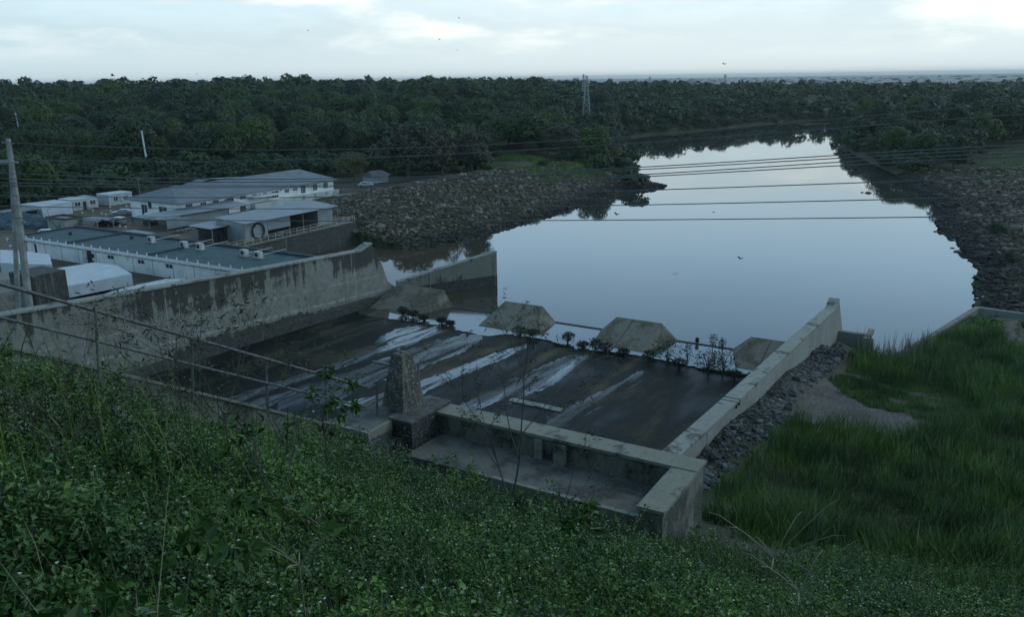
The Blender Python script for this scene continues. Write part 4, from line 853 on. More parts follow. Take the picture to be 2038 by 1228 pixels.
CB = [W(42, -16.4)[:2], W(106, -16.4)[:2], W(104, -14.8)[:2], W(92, -13.4)[:2], W(80, -13.3)[:2], W(72, -13.9)[:2], W(60, -13.4)[:2], W(50, -13.8)[:2], W(40, -13.4)[:2]]
rocks('cobbles', scatter(CB, 30000)[:11000], .13, ROCKS_B, 'band of loose blue-grey broken stone along the outside of the right side wall', 'cobbles', flat=.5)
for i, (x, y, s) in enumerate(((1728, 384, .9), (1716, 383, .45), (1746, 385, .6), (1745, 376, .4), (1738, 381, .3), (1862, 461, .4), (1895, 477, .5), (1906, 501, .6), (1896, 494, .4), (1775, 378, .8), (1790, 380, .7), (1240, 271, .5))):
    p = P(x, y, 0); n = 1; v = ICO * (1 + rng.uniform(-.2, .2, (12, 1))) * [s * 1.5, s * 1.2, s * .55] + p
    mesh_np('river_rock', v, IF, M_plain('wet_rock', (.03, .034, .034), .5) if i == 0 else bpy.data.materials['wet_rock'], label='dark wet rock breaking the water near the right bank', cat='rock', group='rocks standing in the river by the right bank')

# ------------------------------------------------------------------ plants: vectorised kites for leaves
def norm(a): return a / (np.linalg.norm(a, axis=-1, keepdims=True) + 1e-9)
def leaves(base, d, n, L, Wd, fold=.15, pos=.45):
    """kite-shaped leaves: base point, direction, normal, length, width -> quads"""
    d = norm(d); s = norm(np.cross(d, n)); n = np.cross(s, d); L = L[:, None]; Wd = Wd[:, None]
    mid = base + d * L * pos; tip = base + d * L - n * L * fold
    return np.stack([base, mid + s * Wd / 2 + n * Wd * .12, tip, mid - s * Wd / 2 + n * Wd * .12], 1)
def quads(q): return q.reshape(-1, 3), np.arange(len(q) * 4).reshape(-1, 4)
def strips(base, tip, w0, w1, bend, side=None):
    """thin blades or stems: two quads each"""
    ax = tip - base; side = norm(np.cross(ax, rng.normal(0, 1, ax.shape))) if side is None else side
    mid = base + ax * .55 + bend; w0 = w0[:, None]; w1 = w1[:, None]; wm = (w0 * .75 + w1 * .25)
    return np.concatenate([np.stack([base - side * w0, base + side * w0, mid + side * wm, mid - side * wm], 1), np.stack([mid - side * wm, mid + side * wm, tip + side * w1, tip - side * w1], 1)])
def rnd_dir(n, up=0.): d = norm(rng.normal(0, 1, (n, 3))); d[:, 2] = d[:, 2] * .6 + up; return norm(d)

# --- trees
def crown(seed, R, H, nl, per, leaf, flat=.85, lowcut=.0):
    """crown of lobes: leaf clumps spread over the lobes' shells; returns quads, centred on the trunk foot"""
    r = np.random.default_rng(seed); out = []
    c = r.normal(0, 1, (nl, 3)); c = c / np.linalg.norm(c, axis=1, keepdims=True) * r.uniform(.25, .8, (nl, 1)); c[:, 2] = np.where(c[:, 2] < -.5, -c[:, 2], c[:, 2])
    for k in range(nl):
        rad = r.uniform(.28, .5); d = r.normal(0, 1, (per, 3)); d /= np.linalg.norm(d, axis=1, keepdims=True); d[:, 2] = np.where(d[:, 2] < -.3, -d[:, 2], d[:, 2])
        p = c[k] + d * rad * r.uniform(.8, 1.1, (per, 1)); p[:, 2] *= flat
        p = p * [R, R, H * .46] + [0, 0, H * .50]
        nn = norm(d + [0, 0, .25] + r.normal(0, .3, (per, 3))); t = norm(np.cross(nn, r.normal(0, 1, (per, 3)))); b = np.cross(nn, t); s = leaf * r.uniform(.6, 1.3, (per, 1))
        q = np.stack([p - t * s, p - b * s * .7, p + t * s, p + b * s * .7], 1); out.append(q)
    return np.concatenate(out)
def trunk_mb(seed, H, R, r0):
    r = np.random.default_rng(seed); mb = MB(); mb.tube([(0, 0, -.8), (.1, 0, H * .25), (r.normal(0, .2), r.normal(0, .2), H * .6)], [r0, r0 * .75, r0 * .4], 6)
    for k in range(5):
        a = r.uniform(0, 2 * pi); z = H * r.uniform(.25, .45); mb.tube([(0, 0, z), (cos(a) * R * .35, sin(a) * R * .35, z + H * .15), (cos(a) * R * .7, sin(a) * R * .7, z + H * .32)], [r0 * .45, r0 * .3, r0 * .1], 5)
    return mb
protos = {}
def tree_mesh(kind, k):
    key = (kind, k)
    if key not in protos:
        R_, H_, nl, per, lf, mat = {'big': (5.2, 11.5, 34, 170, .30, F_DARK), 'brown': (5.6, 12.5, 40, 210, .27, F_BROWN), 'bush': (3.6, 5.0, 22, 150, .22, F_MID), 'tall': (4.2, 15, 32, 160, .30, F_DARK)}[kind]
        q = crown(k * 31 + len(kind), R_, H_, nl, per, lf); v, f = quads(q)
        me = mesh_np('tmp', v, f, mat, origin=np.zeros(3)); m1 = me.data; bpy.data.objects.remove(me)
        o2 = trunk_mb(k, H_, R_, .06 * R_ if kind != 'bush' else .12).build('tmp', BARK, origin=np.zeros(3)); m2 = o2.data; bpy.data.objects.remove(o2); m1.name = kind + '_crown'; m2.name = kind + '_trunk'
        protos[key] = (m1, m2)
    return protos[key]
def tree(p, kind, scale, label, group, k=None, name=None):
    m1, m2 = tree_mesh(kind, random.randrange(5) if k is None else k)
    t = thing({'bush': 'bush'}.get(kind, 'tree') if name is None else name, p, label, 'bush' if kind == 'bush' else 'tree', group); t.rotation_euler = (0, 0, random.uniform(0, 6.28)); s = scale
    t.scale = (s * random.uniform(.9, 1.15), s * random.uniform(.9, 1.15), s)
    link('crown', m1, t); link('trunk', m2, t); return t
def g_at(x, y): return float(height(np.array([[x, y]]))[0])
big = [(703, 352, 60, 290, 'brown', 'round brownish tree right behind the far end of the long white building'), (812, 354, 122, 234, 'brown', 'tallest brownish tree of the clump behind the rubble, its left half'),
       (880, 350, 88, 250, 'brown', 'brownish tree in the middle of the clump behind the rubble'), (940, 347, 84, 252, 'brown', 'brownish tree at the right end of the clump, beside the bright grass'),
       (1045, 303, 96, 216, 'big', 'bushy green tree above the bright grass patch'), (1120, 306, 84, 232, 'brown', 'brown-tinged tree between the bright grass and the river point'),
       (1182, 310, 76, 226, 'big', 'dark green tree near the river point'), (1216, 308, 40, 258, 'brown', 'last brownish tree leaning over the water at the river point')]
taken = []
for x, y, wd, top, kd, lab in big:
    p = P(x, y, 6.5); g0 = g_at(p[0], p[1]); p[2] = g0; d = (p - CAM) @ FW; Hh = (y - top) / FPX * d * 1.02; H0 = {'brown': 12.5, 'big': 11.5}[kd] * .98; t = tree(p, kd, Hh / H0, lab, None)
    s2 = (wd / FPX * d / 2) / (5.4 if kd == 'brown' else 5.0); t.scale[0] = t.scale[1] = s2; taken.append((p[0], p[1], wd / FPX * d / 2))
# --- the forest: jittered positions from the compound out
yardp = [W(20, -206)[:2], W(190, -206)[:2], W(215, -150)[:2], W(228, -118)[:2], W(160, -90)[:2], W(20, -90)[:2]]
grassp = [P(x, y, 7)[:2] for x, y in ((960, 352), (970, 315), (1010, 300), (1085, 308), (1215, 322), (1265, 330), (1200, 400), (960, 420))]
meadow = [P(x, y, 6)[:2] for x, y in ((1900, 330), (1935, 300), (2038, 284), (2300, 270), (2500, 400), (2300, 640), (1960, 640), (1900, 500), (1850, 400), (1700, 310))]
clear = [[P(x, y, 14)[:2] for x, y in c] for c in (((1060, 203), (1250, 200), (1250, 190), (1100, 189)), ((1590, 200), (1690, 200), (1700, 189), (1600, 188)), ((880, 203), (960, 203), (950, 196), (870, 196)))]
cands = []
r = 205.
while r < 1500:
    sp = np.interp(r, [200, 300, 400, 800, 1500], [6.6, 9.5, 11.5, 14.5, 19]); n = int(r * 1.36 / sp); tt = np.linspace(-.68, .68, n) + rng.normal(0, .25 * sp / r, n); rr_ = r + rng.normal(0, .28 * sp, n)
    cands.append(np.c_[rr_ * np.sin(tt), rr_ * np.cos(tt)]); r += sp * .85
cands = np.concatenate(cands); ok = ~in_poly(cands, yardp) & ~in_poly(cands, grassp) & ~in_poly(cands, meadow)
for c in clear: ok &= ~in_poly(cands, c)
ok &= sdist(cands, RIVER) > 3.5
pq = P(1167, 229, 13)[:2]; pd = pq / np.linalg.norm(pq); al = cands @ pd; la = np.abs(cands @ np.array([pd[1], -pd[0]])); ok &= ~((la < 10) & (al > np.linalg.norm(pq) - 110) & (al < np.linalg.norm(pq) + 6))
for x, y, rd in taken: ok &= np.hypot(cands[:, 0] - x, cands[:, 1] - y) > rd * .8
cands = cands[ok]; ch = height(cands); rad_ = np.linalg.norm(cands, axis=1)
sdc = sdist(cands, RIVER)
bushy = (vnoise(cands, 45, 11) + np.interp(rad_, [205, 300, 380], [.55, .15, -.5])) > 0
bushy |= (sdc < 9) & (rng.random(len(cands)) < .6)
sc_ = np.where(bushy, rng.uniform(.8, 1.5, len(cands)), np.where(rng.random(len(cands)) < .12, rng.uniform(1.2, 1.45, len(cands)), rng.uniform(.5, 1.2, len(cands)))) * np.interp(rad_, [200, 320, 500, 1500], [.85, 1.2, 1.35, 1.35])
size = sc_ * np.where(bushy, 3.8, 10) / rad_
zc = HC - ch; xi = cands[:, 0] / cands[:, 1] * FPX * cos(PITCH); view = np.abs(xi) < 1040
order = np.argsort(-size * view); near_idx = order[:255]; rest = order[255:]
for i in near_idx:
    b_ = bushy[i]; x = xi[i] + 1019
    zone = 'on the left hillside behind the yard' if x < 600 else ('on the low ground beyond the long white building and the rubble' if x < 1240 else ('on the far river bank' if x < 1660 else 'along the right river bank'))
    kd = 'bush' if b_ else ('tall' if rng.random() < .15 else 'big'); lab = ('low bright green bush ' if b_ else ('tall dark forest tree ' if kd == 'tall' else 'dark green forest tree ')) + zone
    tree((cands[i, 0], cands[i, 1], ch[i] - .3), kd, sc_[i] * (.8 if kd == 'tall' else 1.), lab, lab.replace('tree', 'trees').replace('bush', 'bushes'))
def mass(idx, name, label, nl, per, lf, mat):
    lib = [crown(900 + k, 5.4, 11, nl, per, lf) for k in range(6)]; libb = [crown(950 + k, 4.0, 5.5, max(6, nl - 4), per, lf * .8) for k in range(4)]; out = []
    for i in idx:
        q = (libb[i % 4] if bushy[i] else lib[i % 6]); a = rng.uniform(0, 6.28); c, s = cos(a), sin(a); Rm = np.array([[c, -s, 0], [s, c, 0], [0, 0, 1]])
        out.append((q @ Rm.T) * (sc_[i] * np.array([1.05, 1.05, rng.uniform(.8, 1.1)])) + [cands[i, 0], cands[i, 1], ch[i] - .6])
    v, f = quads(np.concatenate(out)); mesh_np(name, v, f, mat, kind='stuff', label=label, cat='forest')
m_ = rest[(rad_[rest] < 480)]; f_ = rest[(rad_[rest] >= 480) & (rad_[rest] < 850)]; ff_ = rest[rad_[rest] >= 850]
mass(m_, 'forest', 'dense dark forest canopy between the nearer trees', 18, 60, .46, F_FAR)
mass(f_, 'forest', 'continuous dark forest on the middle hills', 13, 30, .70, F_FAR)
mass(ff_, 'forest', 'bluish far forest below the horizon', 8, 14, 1.15, F_FAR)
# bushes hanging over the far river banks
bb = []
for i in range(len(RIVER)):
    a, b = np.array(RIVER[i]), np.array(RIVER[(i + 1) % len(RIVER)]); L_ = np.linalg.norm(b - a)
    if np.linalg.norm(a) < 300 or np.linalg.norm(b) < 300: continue
    for k in range(int(L_ / 1.1)): bb.append(a + (b - a) * rng.random() + rng.normal(0, 9, 2))
bb = np.array(bb); s2 = sdist(bb, RIVER); bb = bb[(s2 > .3) & (s2 < 26)]; bh = height(bb); libb = [crown(950 + k, 3.4, 5.0, 10, 34, .42) for k in range(5)]; out = []
for q_, z_ in zip(bb, bh): k_ = rng.uniform(.6, 1.35); out.append(libb[rng.integers(0, 5)] * [k_ * rng.choice([-1, 1]), k_ * rng.choice([-1, 1]), k_ * rng.uniform(.8, 1.3)] + [q_[0], q_[1], z_ - .5])
v, f = quads(np.concatenate(out)); mesh_np('bank_bushes', v, f, F_FAR, kind='stuff', label='dense bushes overhanging the far river banks', cat='bushes')
# far scrub on the plain
n = 1000; rr_ = np.exp(rng.uniform(np.log(1500), np.log(9000), n)); tt = rng.uniform(-.68, .68, n); fp_ = np.c_[rr_ * np.sin(tt), rr_ * np.cos(tt)]; fz = height(fp_); lib = np.stack([crown(77 + k, 1, .8, 6, 8, .26) for k in range(8)])
s_ = rng.uniform(5, 10, n) * np.interp(rr_, [1500, 9000], [1, 2.2]); q = lib[rng.integers(0, 8, n)] * np.stack([s_ * rng.uniform(.8, 2.2, n), s_, s_ * rng.uniform(.5, 1, n)], -1)[:, None, None, :] + np.c_[fp_, fz][:, None, None, :]
v, f = quads(q.reshape(-1, 4, 3)); mesh_np('scrub', v, f, F_FAR, kind='stuff', label='scattered scrub on the far hazy plain', cat='scrub')

# bank bushes near the meadow and the point
for x, y, s, lab in ((1080, 335, .55, 'small round bush at the edge of the bright grass patch'), (1170, 330, .5, 'small bush on the stony point among the grass'), (1950, 300, .9, 'bush at the top of the right bank meadow'), (1930, 290, 1.0, 'pale bush beside the right bank meadow'), (1990, 425, .6, 'bright green bush alone on the right rubble slope'), (2015, 470, .5, 'small bush low on the right rubble slope')):
    p = P(x, y, 6); p[2] = g_at(p[0], p[1]); tree(p, 'bush', s, lab, None)

# --- grass masses
def grass_mass(name, pts, hmin, hmax, width, mat, label, lean=.35, per=1, z=None, seeds=0):
    z = height(pts) if z is None else z; n = len(pts); b = np.c_[pts, z - .05]; hh = rng.uniform(hmin, hmax, n) * (1 + .9 * vnoise(pts, 5, 21) + .9 * vnoise(pts, 1.7, 23))
    a = rng.normal(0, 1.2, n) + 9 * vnoise(pts, 2.4, 55); d = np.c_[np.cos(a), np.sin(a), np.zeros(n)]; l = rng.uniform(.05, lean, n)
    tip = b + np.c_[np.zeros((n, 2)), hh] + d * (l * hh)[:, None]; bend = -d * (l * hh * .28)[:, None] + [0, 0, 0]
    wd = width * rng.uniform(.6, 1.3, n); q = strips(b, tip, wd, wd * .15, bend); v, f = quads(q); mats = [mat]
    mesh_np(name, v, f, mat, kind='stuff', label=label, cat='grass')
def clumpy(p, thr, s=6, seed=31): return p[vnoise(p, s, seed) + .5 * vnoise(p, s / 3, seed + 1) > thr]
RG = [W(36, -11)[:2], W(46, -13.2)[:2], W(64, -12.9)[:2], W(76, -13.2)[:2], W(92, -12)[:2], W(104, -14)[:2]] + [P(x, y, 3)[:2] for x, y in ((1700, 700), (1790, 706), (1850, 672), (1960, 640), (2038, 690), (2300, 700))] + [W(100, 60)[:2], W(40, 30)[:2], W(30, 2)[:2]]
p = scatter(RG, 520000); p = p[~in_poly(p, GR) & ~in_poly(p, GR2)]; dn = UV(np.array([1, 1, 0.]));
p = p[rng.random(len(p)) < .62 + .9 * vnoise(p, 1.3, 61)]
low = np.hypot(*(p - P(1740, 775, 6)[:2]).T) < 9; tall = p[~low]; tall = clumpy(tall, -.62)
grass_mass('tall_grass', tall[:150000], .7, 1.9, .024, GRASS, 'tall rank green grass covering the right bank behind the gravel patch', .5)
grass_mass('dry_grass', tall[-9000:], .9, 2.0, .022, SEED, 'pale dry stalks mixed through the tall right bank grass', .4)
lg = np.r_[p[low][:16000], scatter([W(30, -8)[:2], W(60, -13)[:2], W(86, -12)[:2], W(102, -14)[:2], W(102, -8)[:2], W(80, -4)[:2], W(60, 2)[:2], W(30, 6)[:2]], 60000)[:30000]]; lg = lg[(~in_poly(lg, GR) | (vnoise(lg, 2.2, 14) + .5 * vnoise(lg, .8, 15) > .16)) & (vnoise(lg, 3, 8) > -.34)]; grass_mass('low_grass', lg, .15, .5, .03, GRASS, 'short matted grass between the gravel and the tall grass')
pp = scatter([P(x, y, 3)[:2] for x, y in ((1690, 705), (1760, 706), (1850, 674), (1860, 690), (1780, 735), (1700, 735))], 2600); grass_mass('reed_grass', clumpy(pp, 0., 4), 1.6, 3.2, .05, SEED, 'pale feathery reed plumes at the water edge beyond the right side wall', .16)
pm = scatter(meadow, 60000); pm = pm[np.linalg.norm(pm, axis=1) < 420]; pm = pm[(sdist(pm, RIVER) > 26)]; pr = rk2[(vnoise(rk2, 11, 91) + .6 * vnoise(rk2, 4, 92) > .2) & (sdist(rk2, RIVER) > 9)]; grass_mass('rubble_weeds', np.repeat(pr[:5000], 3, 0) + rng.normal(0, .3, (len(pr[:5000]) * 3, 2)), .3, .9, .06, GRASS, 'weed tufts growing through the right bank rubble')
grass_mass('meadow_grass', clumpy(pm, -.05, 14)[:14000], .5, 1.2, .09, GRASS, 'green meadow grass on top of the right rubble slope')
pm = scatter(grassp, 60000); pm = pm[(sdist(pm, RIVER) > 16) & (vnoise(pm, 18, 4) > -.28)]; pm = pm[pm @ UD[:2] > 222]; grass_mass('meadow_grass', pm[:20000], .5, 1.2, .09, GRASS, 'bright grass patch between the tree clumps and the rubble point')
iv = scatter([P(x, y, 3)[:2] for x, y in ((1900, 655), (1950, 618), (2000, 640), (1990, 690), (1850, 705))], 9000); n = len(iv)
q = leaves(np.c_[iv, height(iv) + rng.uniform(.1, .5, n)], rnd_dir(n, .1), rnd_dir(n, 1.2), rng.uniform(.2, .4, n), rng.uniform(.18, .32, n)); v, f = quads(q); mesh_np('creeper', v, f, GRASS, kind='stuff', label='low leafy creeper behind the bend of the right bank wall', cat='creeper')

# --- shrubs and saplings on the sill
def upright(name, p, h, wd, n, leafmat, label, cat, lf=.25, group=None, stems=6):
    t = thing(name, p, label, cat, group); mb = MB(); 
    for k in range(stems):
        a = rng.uniform(0, 6.28); e = rng.uniform(0, wd * .6); mb.tube([p - [0, 0, .2], p + [cos(a) * e * .4, sin(a) * e * .4, h * .5], p + [cos(a) * e, sin(a) * e, h * rng.uniform(.7, .95)]], [.05, .035, .015], 4)
    mb.build('stem', TWIG, t); c = rng.normal(0, 1, (n, 3)); c = norm(c) * rng.uniform(.3, 1, (n, 1)) ** .6 * [wd, wd, h * .42] + p + [0, 0, h * .58]
    q = leaves(c, rnd_dir(n, .4), rnd_dir(n, .5), rng.uniform(.6, 1.3, n) * lf, rng.uniform(.5, 1.1, n) * lf * .6); v, f = quads(q); mesh_np('foliage', v, f, leafmat, parent=t)
SB = [(802, 628, 2.2, 1.5), (822, 633, 2.0, 1.6), (843, 640, 1.6, 1.5), (880, 646, 1.7, 1.5), (897, 650, 1.4, 1.2), (1035, 672, 2.6, 2), (1060, 672, 2.0, 1.8), (1130, 684, 2.6, 1.6), (1185, 700, 3.0, 1.6), (1205, 704, 2.3, 1.8), (1240, 712, 2.0, 1.4), (1292, 722, 2.6, 1.6), (1328, 728, 3.6, 2.4), (1352, 735, 2.2, 1.8), (1410, 744, 3.0, 2.2), (1438, 750, 3.4, 2.3), (1462, 757, 2.0, 1.8), (1497, 765, 2.2, 2), (1160, 694, 1.6, 1.5)]
for i, (x, y, h, wd) in enumerate(SB):
    p = P(x, y, .2); upright('sill_shrub', p, h * (1 if i in (12, 14, 15) else .62), wd * (.9 if i in (12, 14, 15) else .6), 300, M_leaf('dark_shrub_leaves', (.012, .024, .016), (.022, .04, .022), (.035, .055, .03), objvar=.2) if i == 0 else bpy.data.materials['dark_shrub_leaves'], 'dark shrub rooted %s' % ('in the wet sill left of the bare branches' if i < 5 else ('on the sill edge right of the bare branches' if x > 1120 else 'on the sill edge behind the bare branches')), 'shrub', .30, 'dark shrubs along the sill, %s' % ('left part' if i < 5 else ('right part' if x > 1120 else 'middle part')))
for x, y, h, lab in ((1418, 700, 2.6, 'tallest sapling standing in the shallow water on the sill'), (1437, 703, 2.1, 'middle sized sapling in the shallow water, nearer the right block'), (1387, 685, .9, 'tiny sapling in the shallow water, leftmost of the three'), (1368, 724, 2.8, 'slender dark sapling standing just before the pool on the sill')):
    p = P(x, y, .3); upright('sapling', p, h, .5 * h / 2.4, 150, bpy.data.materials['dark_shrub_leaves'], lab, 'sapling', .24, stems=2)
ed = []; 
for k in range(5000):
    v_ = rng.uniform(-50, -17.5); ed.append(W(rng.normal(94.2, .4), v_)[:2])
ed = np.array(ed); grass_mass('sill_weeds', ed, .1, .4, .05, bpy.data.materials['dark_shrub_leaves'], 'strip of dark weeds growing along the lower edge of the sill', z=np.full(len(ed), .15))

# ------------------------------------------------------------------ near slope vegetation
struct = [W(6.3, -14.9)[:2], W(17.3, -14.9)[:2], W(17.3, -5.1)[:2], W(14.4, -5.1)[:2], W(14.9, -9.6)[:2], W(13.9, -9.6)[:2], W(13.9, -14.3)[:2], W(6.3, -14.3)[:2]]
def slope_pts(n, rmin, rmax, tmax=.78):
    rr = np.sqrt(rng.uniform(rmin ** 2, rmax ** 2, n)); t = rng.uniform(-tmax, tmax, n); p = np.c_[rr * np.sin(t), rr * np.cos(t)]
    u = p @ UD[:2]; v = p @ VD[:2]; keep = ~in_poly(p, struct) & ~((v < -14.3) & (u > 5.5)) & ~((u > 14.4) & (v < -5.1)); return p[keep]
def herbs(p, hmin, hmax, nleaf, Lmin, Lmax, flower, spread=.6):
    n = len(p); z = height(p); h = rng.uniform(hmin, hmax, n) * (1 + 1.2 * vnoise(p, 2.2, 41) + .8 * vnoise(p, .7, 42)) * (1 + (rng.random(n) < .06) * .5); h = np.minimum(h, hmax * 1.35) * .92; b = np.c_[p, z - .03]
    a = rng.uniform(0, 2 * pi, n); l = rng.uniform(0, spread, n); tip = b + np.c_[np.cos(a) * l * h, np.sin(a) * l * h, h]
    bend = np.c_[-np.cos(a) * l * h * .2, -np.sin(a) * l * h * .2, np.zeros(n)]
    st = strips(b, tip, np.full(n, .004), np.full(n, .0022), bend)
    t = rng.uniform(.25, 1.02, (n, nleaf)); base = b[:, None] + (tip - b)[:, None] * t[..., None] + bend[:, None] * (np.sin(pi * np.clip(t, 0, 1)))[..., None]
    base = base.reshape(-1, 3); m = len(base); d = rnd_dir(m, .15); base += d * rng.uniform(0, .05, (m, 1)); L = rng.uniform(Lmin, Lmax, m) * (1.1 - .5 * t.reshape(-1)); q = leaves(base, d, rnd_dir(m, 1.1), L, L * rng.uniform(.5, .75, m), .25)
    fl = None
    if flower is not None:
        k = rng.random(n) < flower; tp = tip[k] + np.c_[np.zeros((k.sum(), 2)), rng.uniform(.03, .16, k.sum())]; stm = strips(tip[k], tp, np.full(k.sum(), .002), np.full(k.sum(), .0015), np.zeros((k.sum(), 3))); st = np.concatenate([st, stm])
        fq = []
        for j in range(5):
            an = 2 * pi * j / 5 + rng.uniform(0, 1, k.sum()) * .3; dd = np.c_[np.cos(an), np.sin(an), rng.uniform(-.1, .35, k.sum())]
            fq.append(leaves(tp, dd, np.tile([0, 0, 1.], (k.sum(), 1)), np.full(k.sum(), .013) * rng.uniform(.7, 1.2, k.sum()), np.full(k.sum(), .010), 0., .6))
        fl = np.concatenate(fq)
    return st, q, fl
def field(name, p, args, label, cat='undergrowth', **kw):
    st, q, fl = herbs(p, *args, **kw); parts = [q, st] + ([fl] if fl is not None else []); v, f = quads(np.concatenate(parts)); mi = np.concatenate([np.full(len(x), i) for i, x in enumerate(parts)])
    mesh_np(name, v, f, [HERB, STEM, PETAL], mi=mi, kind='stuff', label=label, cat=cat)
field('leafy_herbs', slope_pts(2600, 1.6, 6.5), (.25, .55, 30, .05, .10, .03), 'dense low leafy herbs filling the nearest slope')
field('leafy_herbs', slope_pts(9500, 5.5, 13), (.26, .52, 22, .045, .105, .05), 'leafy herbs with small white flowers on the middle of the near slope')
field('flowering_herbs', slope_pts(17000, 12, 21), (.22, .46, 16, .04, .085, .10), 'fine herbs dotted with white flowers at the top of the walls and down the slope')
p = slope_pts(16000, 20, 46); field('slope_herbs', p[(p @ VD[:2]) > -4.5], (.3, .7, 12, .06, .12, .03), 'coarse green herbs on the lower slope toward the tall grass')
p = slope_pts(1300, 3.6, 20); p = p[vnoise(p, 1.8, 77) > .05]; field('tall_weeds', p, (.55, .85, 60, .06, .13, .1), 'taller uneven weeds standing above the herbs', spread=.35)
sd_ = slope_pts(2200, 7, 16); sd_ = sd_[(sd_[:, 0] < -2) & (vnoise(sd_, 1.5, 5) > .0)]; n = len(sd_) * 14; bb = np.repeat(np.c_[sd_, height(sd_) + rng.uniform(.45, .95, len(sd_))], 14, 0) + rng.normal(0, .05, (n, 3)); q = leaves(bb, rnd_dir(n, .3), rnd_dir(n, .5), rng.uniform(.02, .05, n), rng.uniform(.01, .02, n)); v, f = quads(q); mesh_np('seed_flowers', v, f, SEED, kind='stuff', label='pale fluffy seed heads over the herbs at the left', cat='seed heads')
g1 = slope_pts(26000, 1.6, 20); grass_mass('slope_grass', g1, .25, .6, .005, GRASS, 'thin grass blades mixed through the herbs of the near slope', .6)
g2 = slope_pts(26000, 18, 48); grass_mass('slope_grass', g2[(g2 @ VD[:2]) > -4.5], .3, .9, .012, GRASS, 'grass blades on the lower slope beside the cobbles', .6)
g3 = slope_pts(900, 2.5, 17); grass_mass('dry_stalks', g3, .5, 1.05, .0035, DRY, 'scattered dry pale stalks standing out of the herbs', .7)
g4 = slope_pts(400, 7, 14); g4 = g4[g4[:, 0] < -3.4]; grass_mass('long_grass', np.repeat(g4, 3, 0) + rng.normal(0, .06, (len(g4) * 3, 2)), .7, 1.5, .008, GRASS, 'long grass blades at the upper left against the side wall', .5)

# --- bare shrubs and vines in the foreground
def shrub(name, base, h, lean, nb, depth_lv, leaf_n, label, leafmat=SHRUBL, L=(.06, .11), spread=.5, r0=.012, cat='shrub', droop=.8, wr=.22, tipleaf=True, stemmat=TWIG):
    t = thing(name, base, label, cat); mb = MB(); tips = []
    def grow(p, d, ln, r, lv):
        q = p + d * ln * .5 + np.array([rng.normal(0, .03), rng.normal(0, .03), 0]) * ln; e = q + (d + [0, 0, .08]) / np.linalg.norm(d + [0, 0, .08]) * ln * .5
        mb.tube([p, q, e], [r, r * .8, r * .6], 4, cap=False)
        for k in range(3): tips.append((q + (e - q) * rng.uniform(0, 1), d, lv))
        if lv == 0: tips.extend([(e, d, 0)] * 3); return
        for k in range(nb if lv > 1 else nb + 1):
            dd = d + rng.normal(0, spread, 3) * [1, 1, .6]; dd /= np.linalg.norm(dd); f = rng.uniform(.35, 1.); s = q + (e - q) * f if f > .5 else p + (q - p) * (f + .4)
            grow(s, dd, ln * rng.uniform(.55, .85), r * .6, lv - 1)
    d = np.array([lean[0], lean[1], 1.]); d /= np.linalg.norm(d); grow(np.array(base, float), d, h * .4, r0, depth_lv)
    mb.build('branches', stemmat, t)
    sel = [x for x in tips if x[2] <= 1]; idx = rng.integers(0, len(sel), leaf_n); b = np.array([sel[i][0] for i in idx]) + rng.normal(0, .02, (leaf_n, 3)); dd = np.array([sel[i][1] for i in idx]) + rng.normal(0, .7, (leaf_n, 3)); dd[:, 2] -= droop
    l = rng.uniform(*L, leaf_n); q = leaves(b, dd, rnd_dir(leaf_n, .2), l, l * wr, .35); v, f = quads(q); mesh_np('leaves', v, f, leafmat, parent=t)
def gb(x, d, y=None):   # ground foot below pixel column x at depth d
    y0 = 800 if y is None else y; q = D(x, y0, d); return np.array([q[0], q[1], g_at(q[0], q[1])])
shrub('bare_shrub', D(1022, 985, 16.6), 4.0, (.06, 0), 3, 4, 420, 'tall bare shrub with fine forked branches in front of the ledge', L=(.07, .13), r0=.022, spread=.42)
shrub('bare_shrub', D(1010, 985, 16.3), 3.2, (-.25, .1), 3, 3, 200, 'second slender stem leaning left beside the tall bare shrub', L=(.07, .13), r0=.016, spread=.4)
shrub('bare_shrub', gb(562, 8.4, 890), 1.9, (-.15, .0), 3, 3, 90, 'dark forked shrub in front of the railing, with few hanging leaves', L=(.08, .13), r0=.014, spread=.5, leafmat=BROAD, wr=.4)
shrub('bare_shrub', gb(455, 10.5, 880), 3.2, (.0, 0), 3, 4, 380, 'tangled bare shrub left of the railing corner, reaching above the side wall', L=(.07, .12), r0=.014, spread=.45)
shrub('bare_shrub', gb(380, 11, 850), 3.0, (-.1, 0), 3, 4, 420, 'pale flowering shrub before the stained wall at the left', leafmat=SEED, L=(.03, .06), r0=.012, spread=.5, wr=.5, droop=.2)
shrub('bare_shrub', gb(90, 7.0, 760), 1.9, (-.1, 0), 3, 4, 330, 'twiggy shrub with drooping leaves at the left edge, over the white covers', L=(.05, .09), r0=.01, spread=.5)
shrub('bare_shrub', gb(20, 6.5, 760), 1.7, (.35, 0), 2, 3, 90, 'thin stems leaning right at the left edge across the side wall', L=(.05, .08), r0=.009, spread=.35, leafmat=BROAD, wr=.4)
shrub('bare_shrub', gb(560, 13.5, 860), 3.2, (.1, 0), 3, 4, 330, 'wispy shrub with curled leaves between the railing posts', L=(.07, .12), r0=.013, spread=.5)
shrub('bare_shrub', gb(1100, 15.5, 985), 2.6, (.35, .1), 2, 3, 110, 'thin arching twigs with curled leaves over the crest wall', L=(.06, .11), r0=.012, spread=.4)
shrub('leafy_sapling', gb(1165, 13.0, 1000), 1.35, (.12, 0), 2, 2, 46, 'young sapling with large hanging leaves in front of the crest wall ledge', leafmat=BROAD, L=(.16, .26), wr=.5, r0=.013, spread=.45, cat='sapling', droop=1.0)
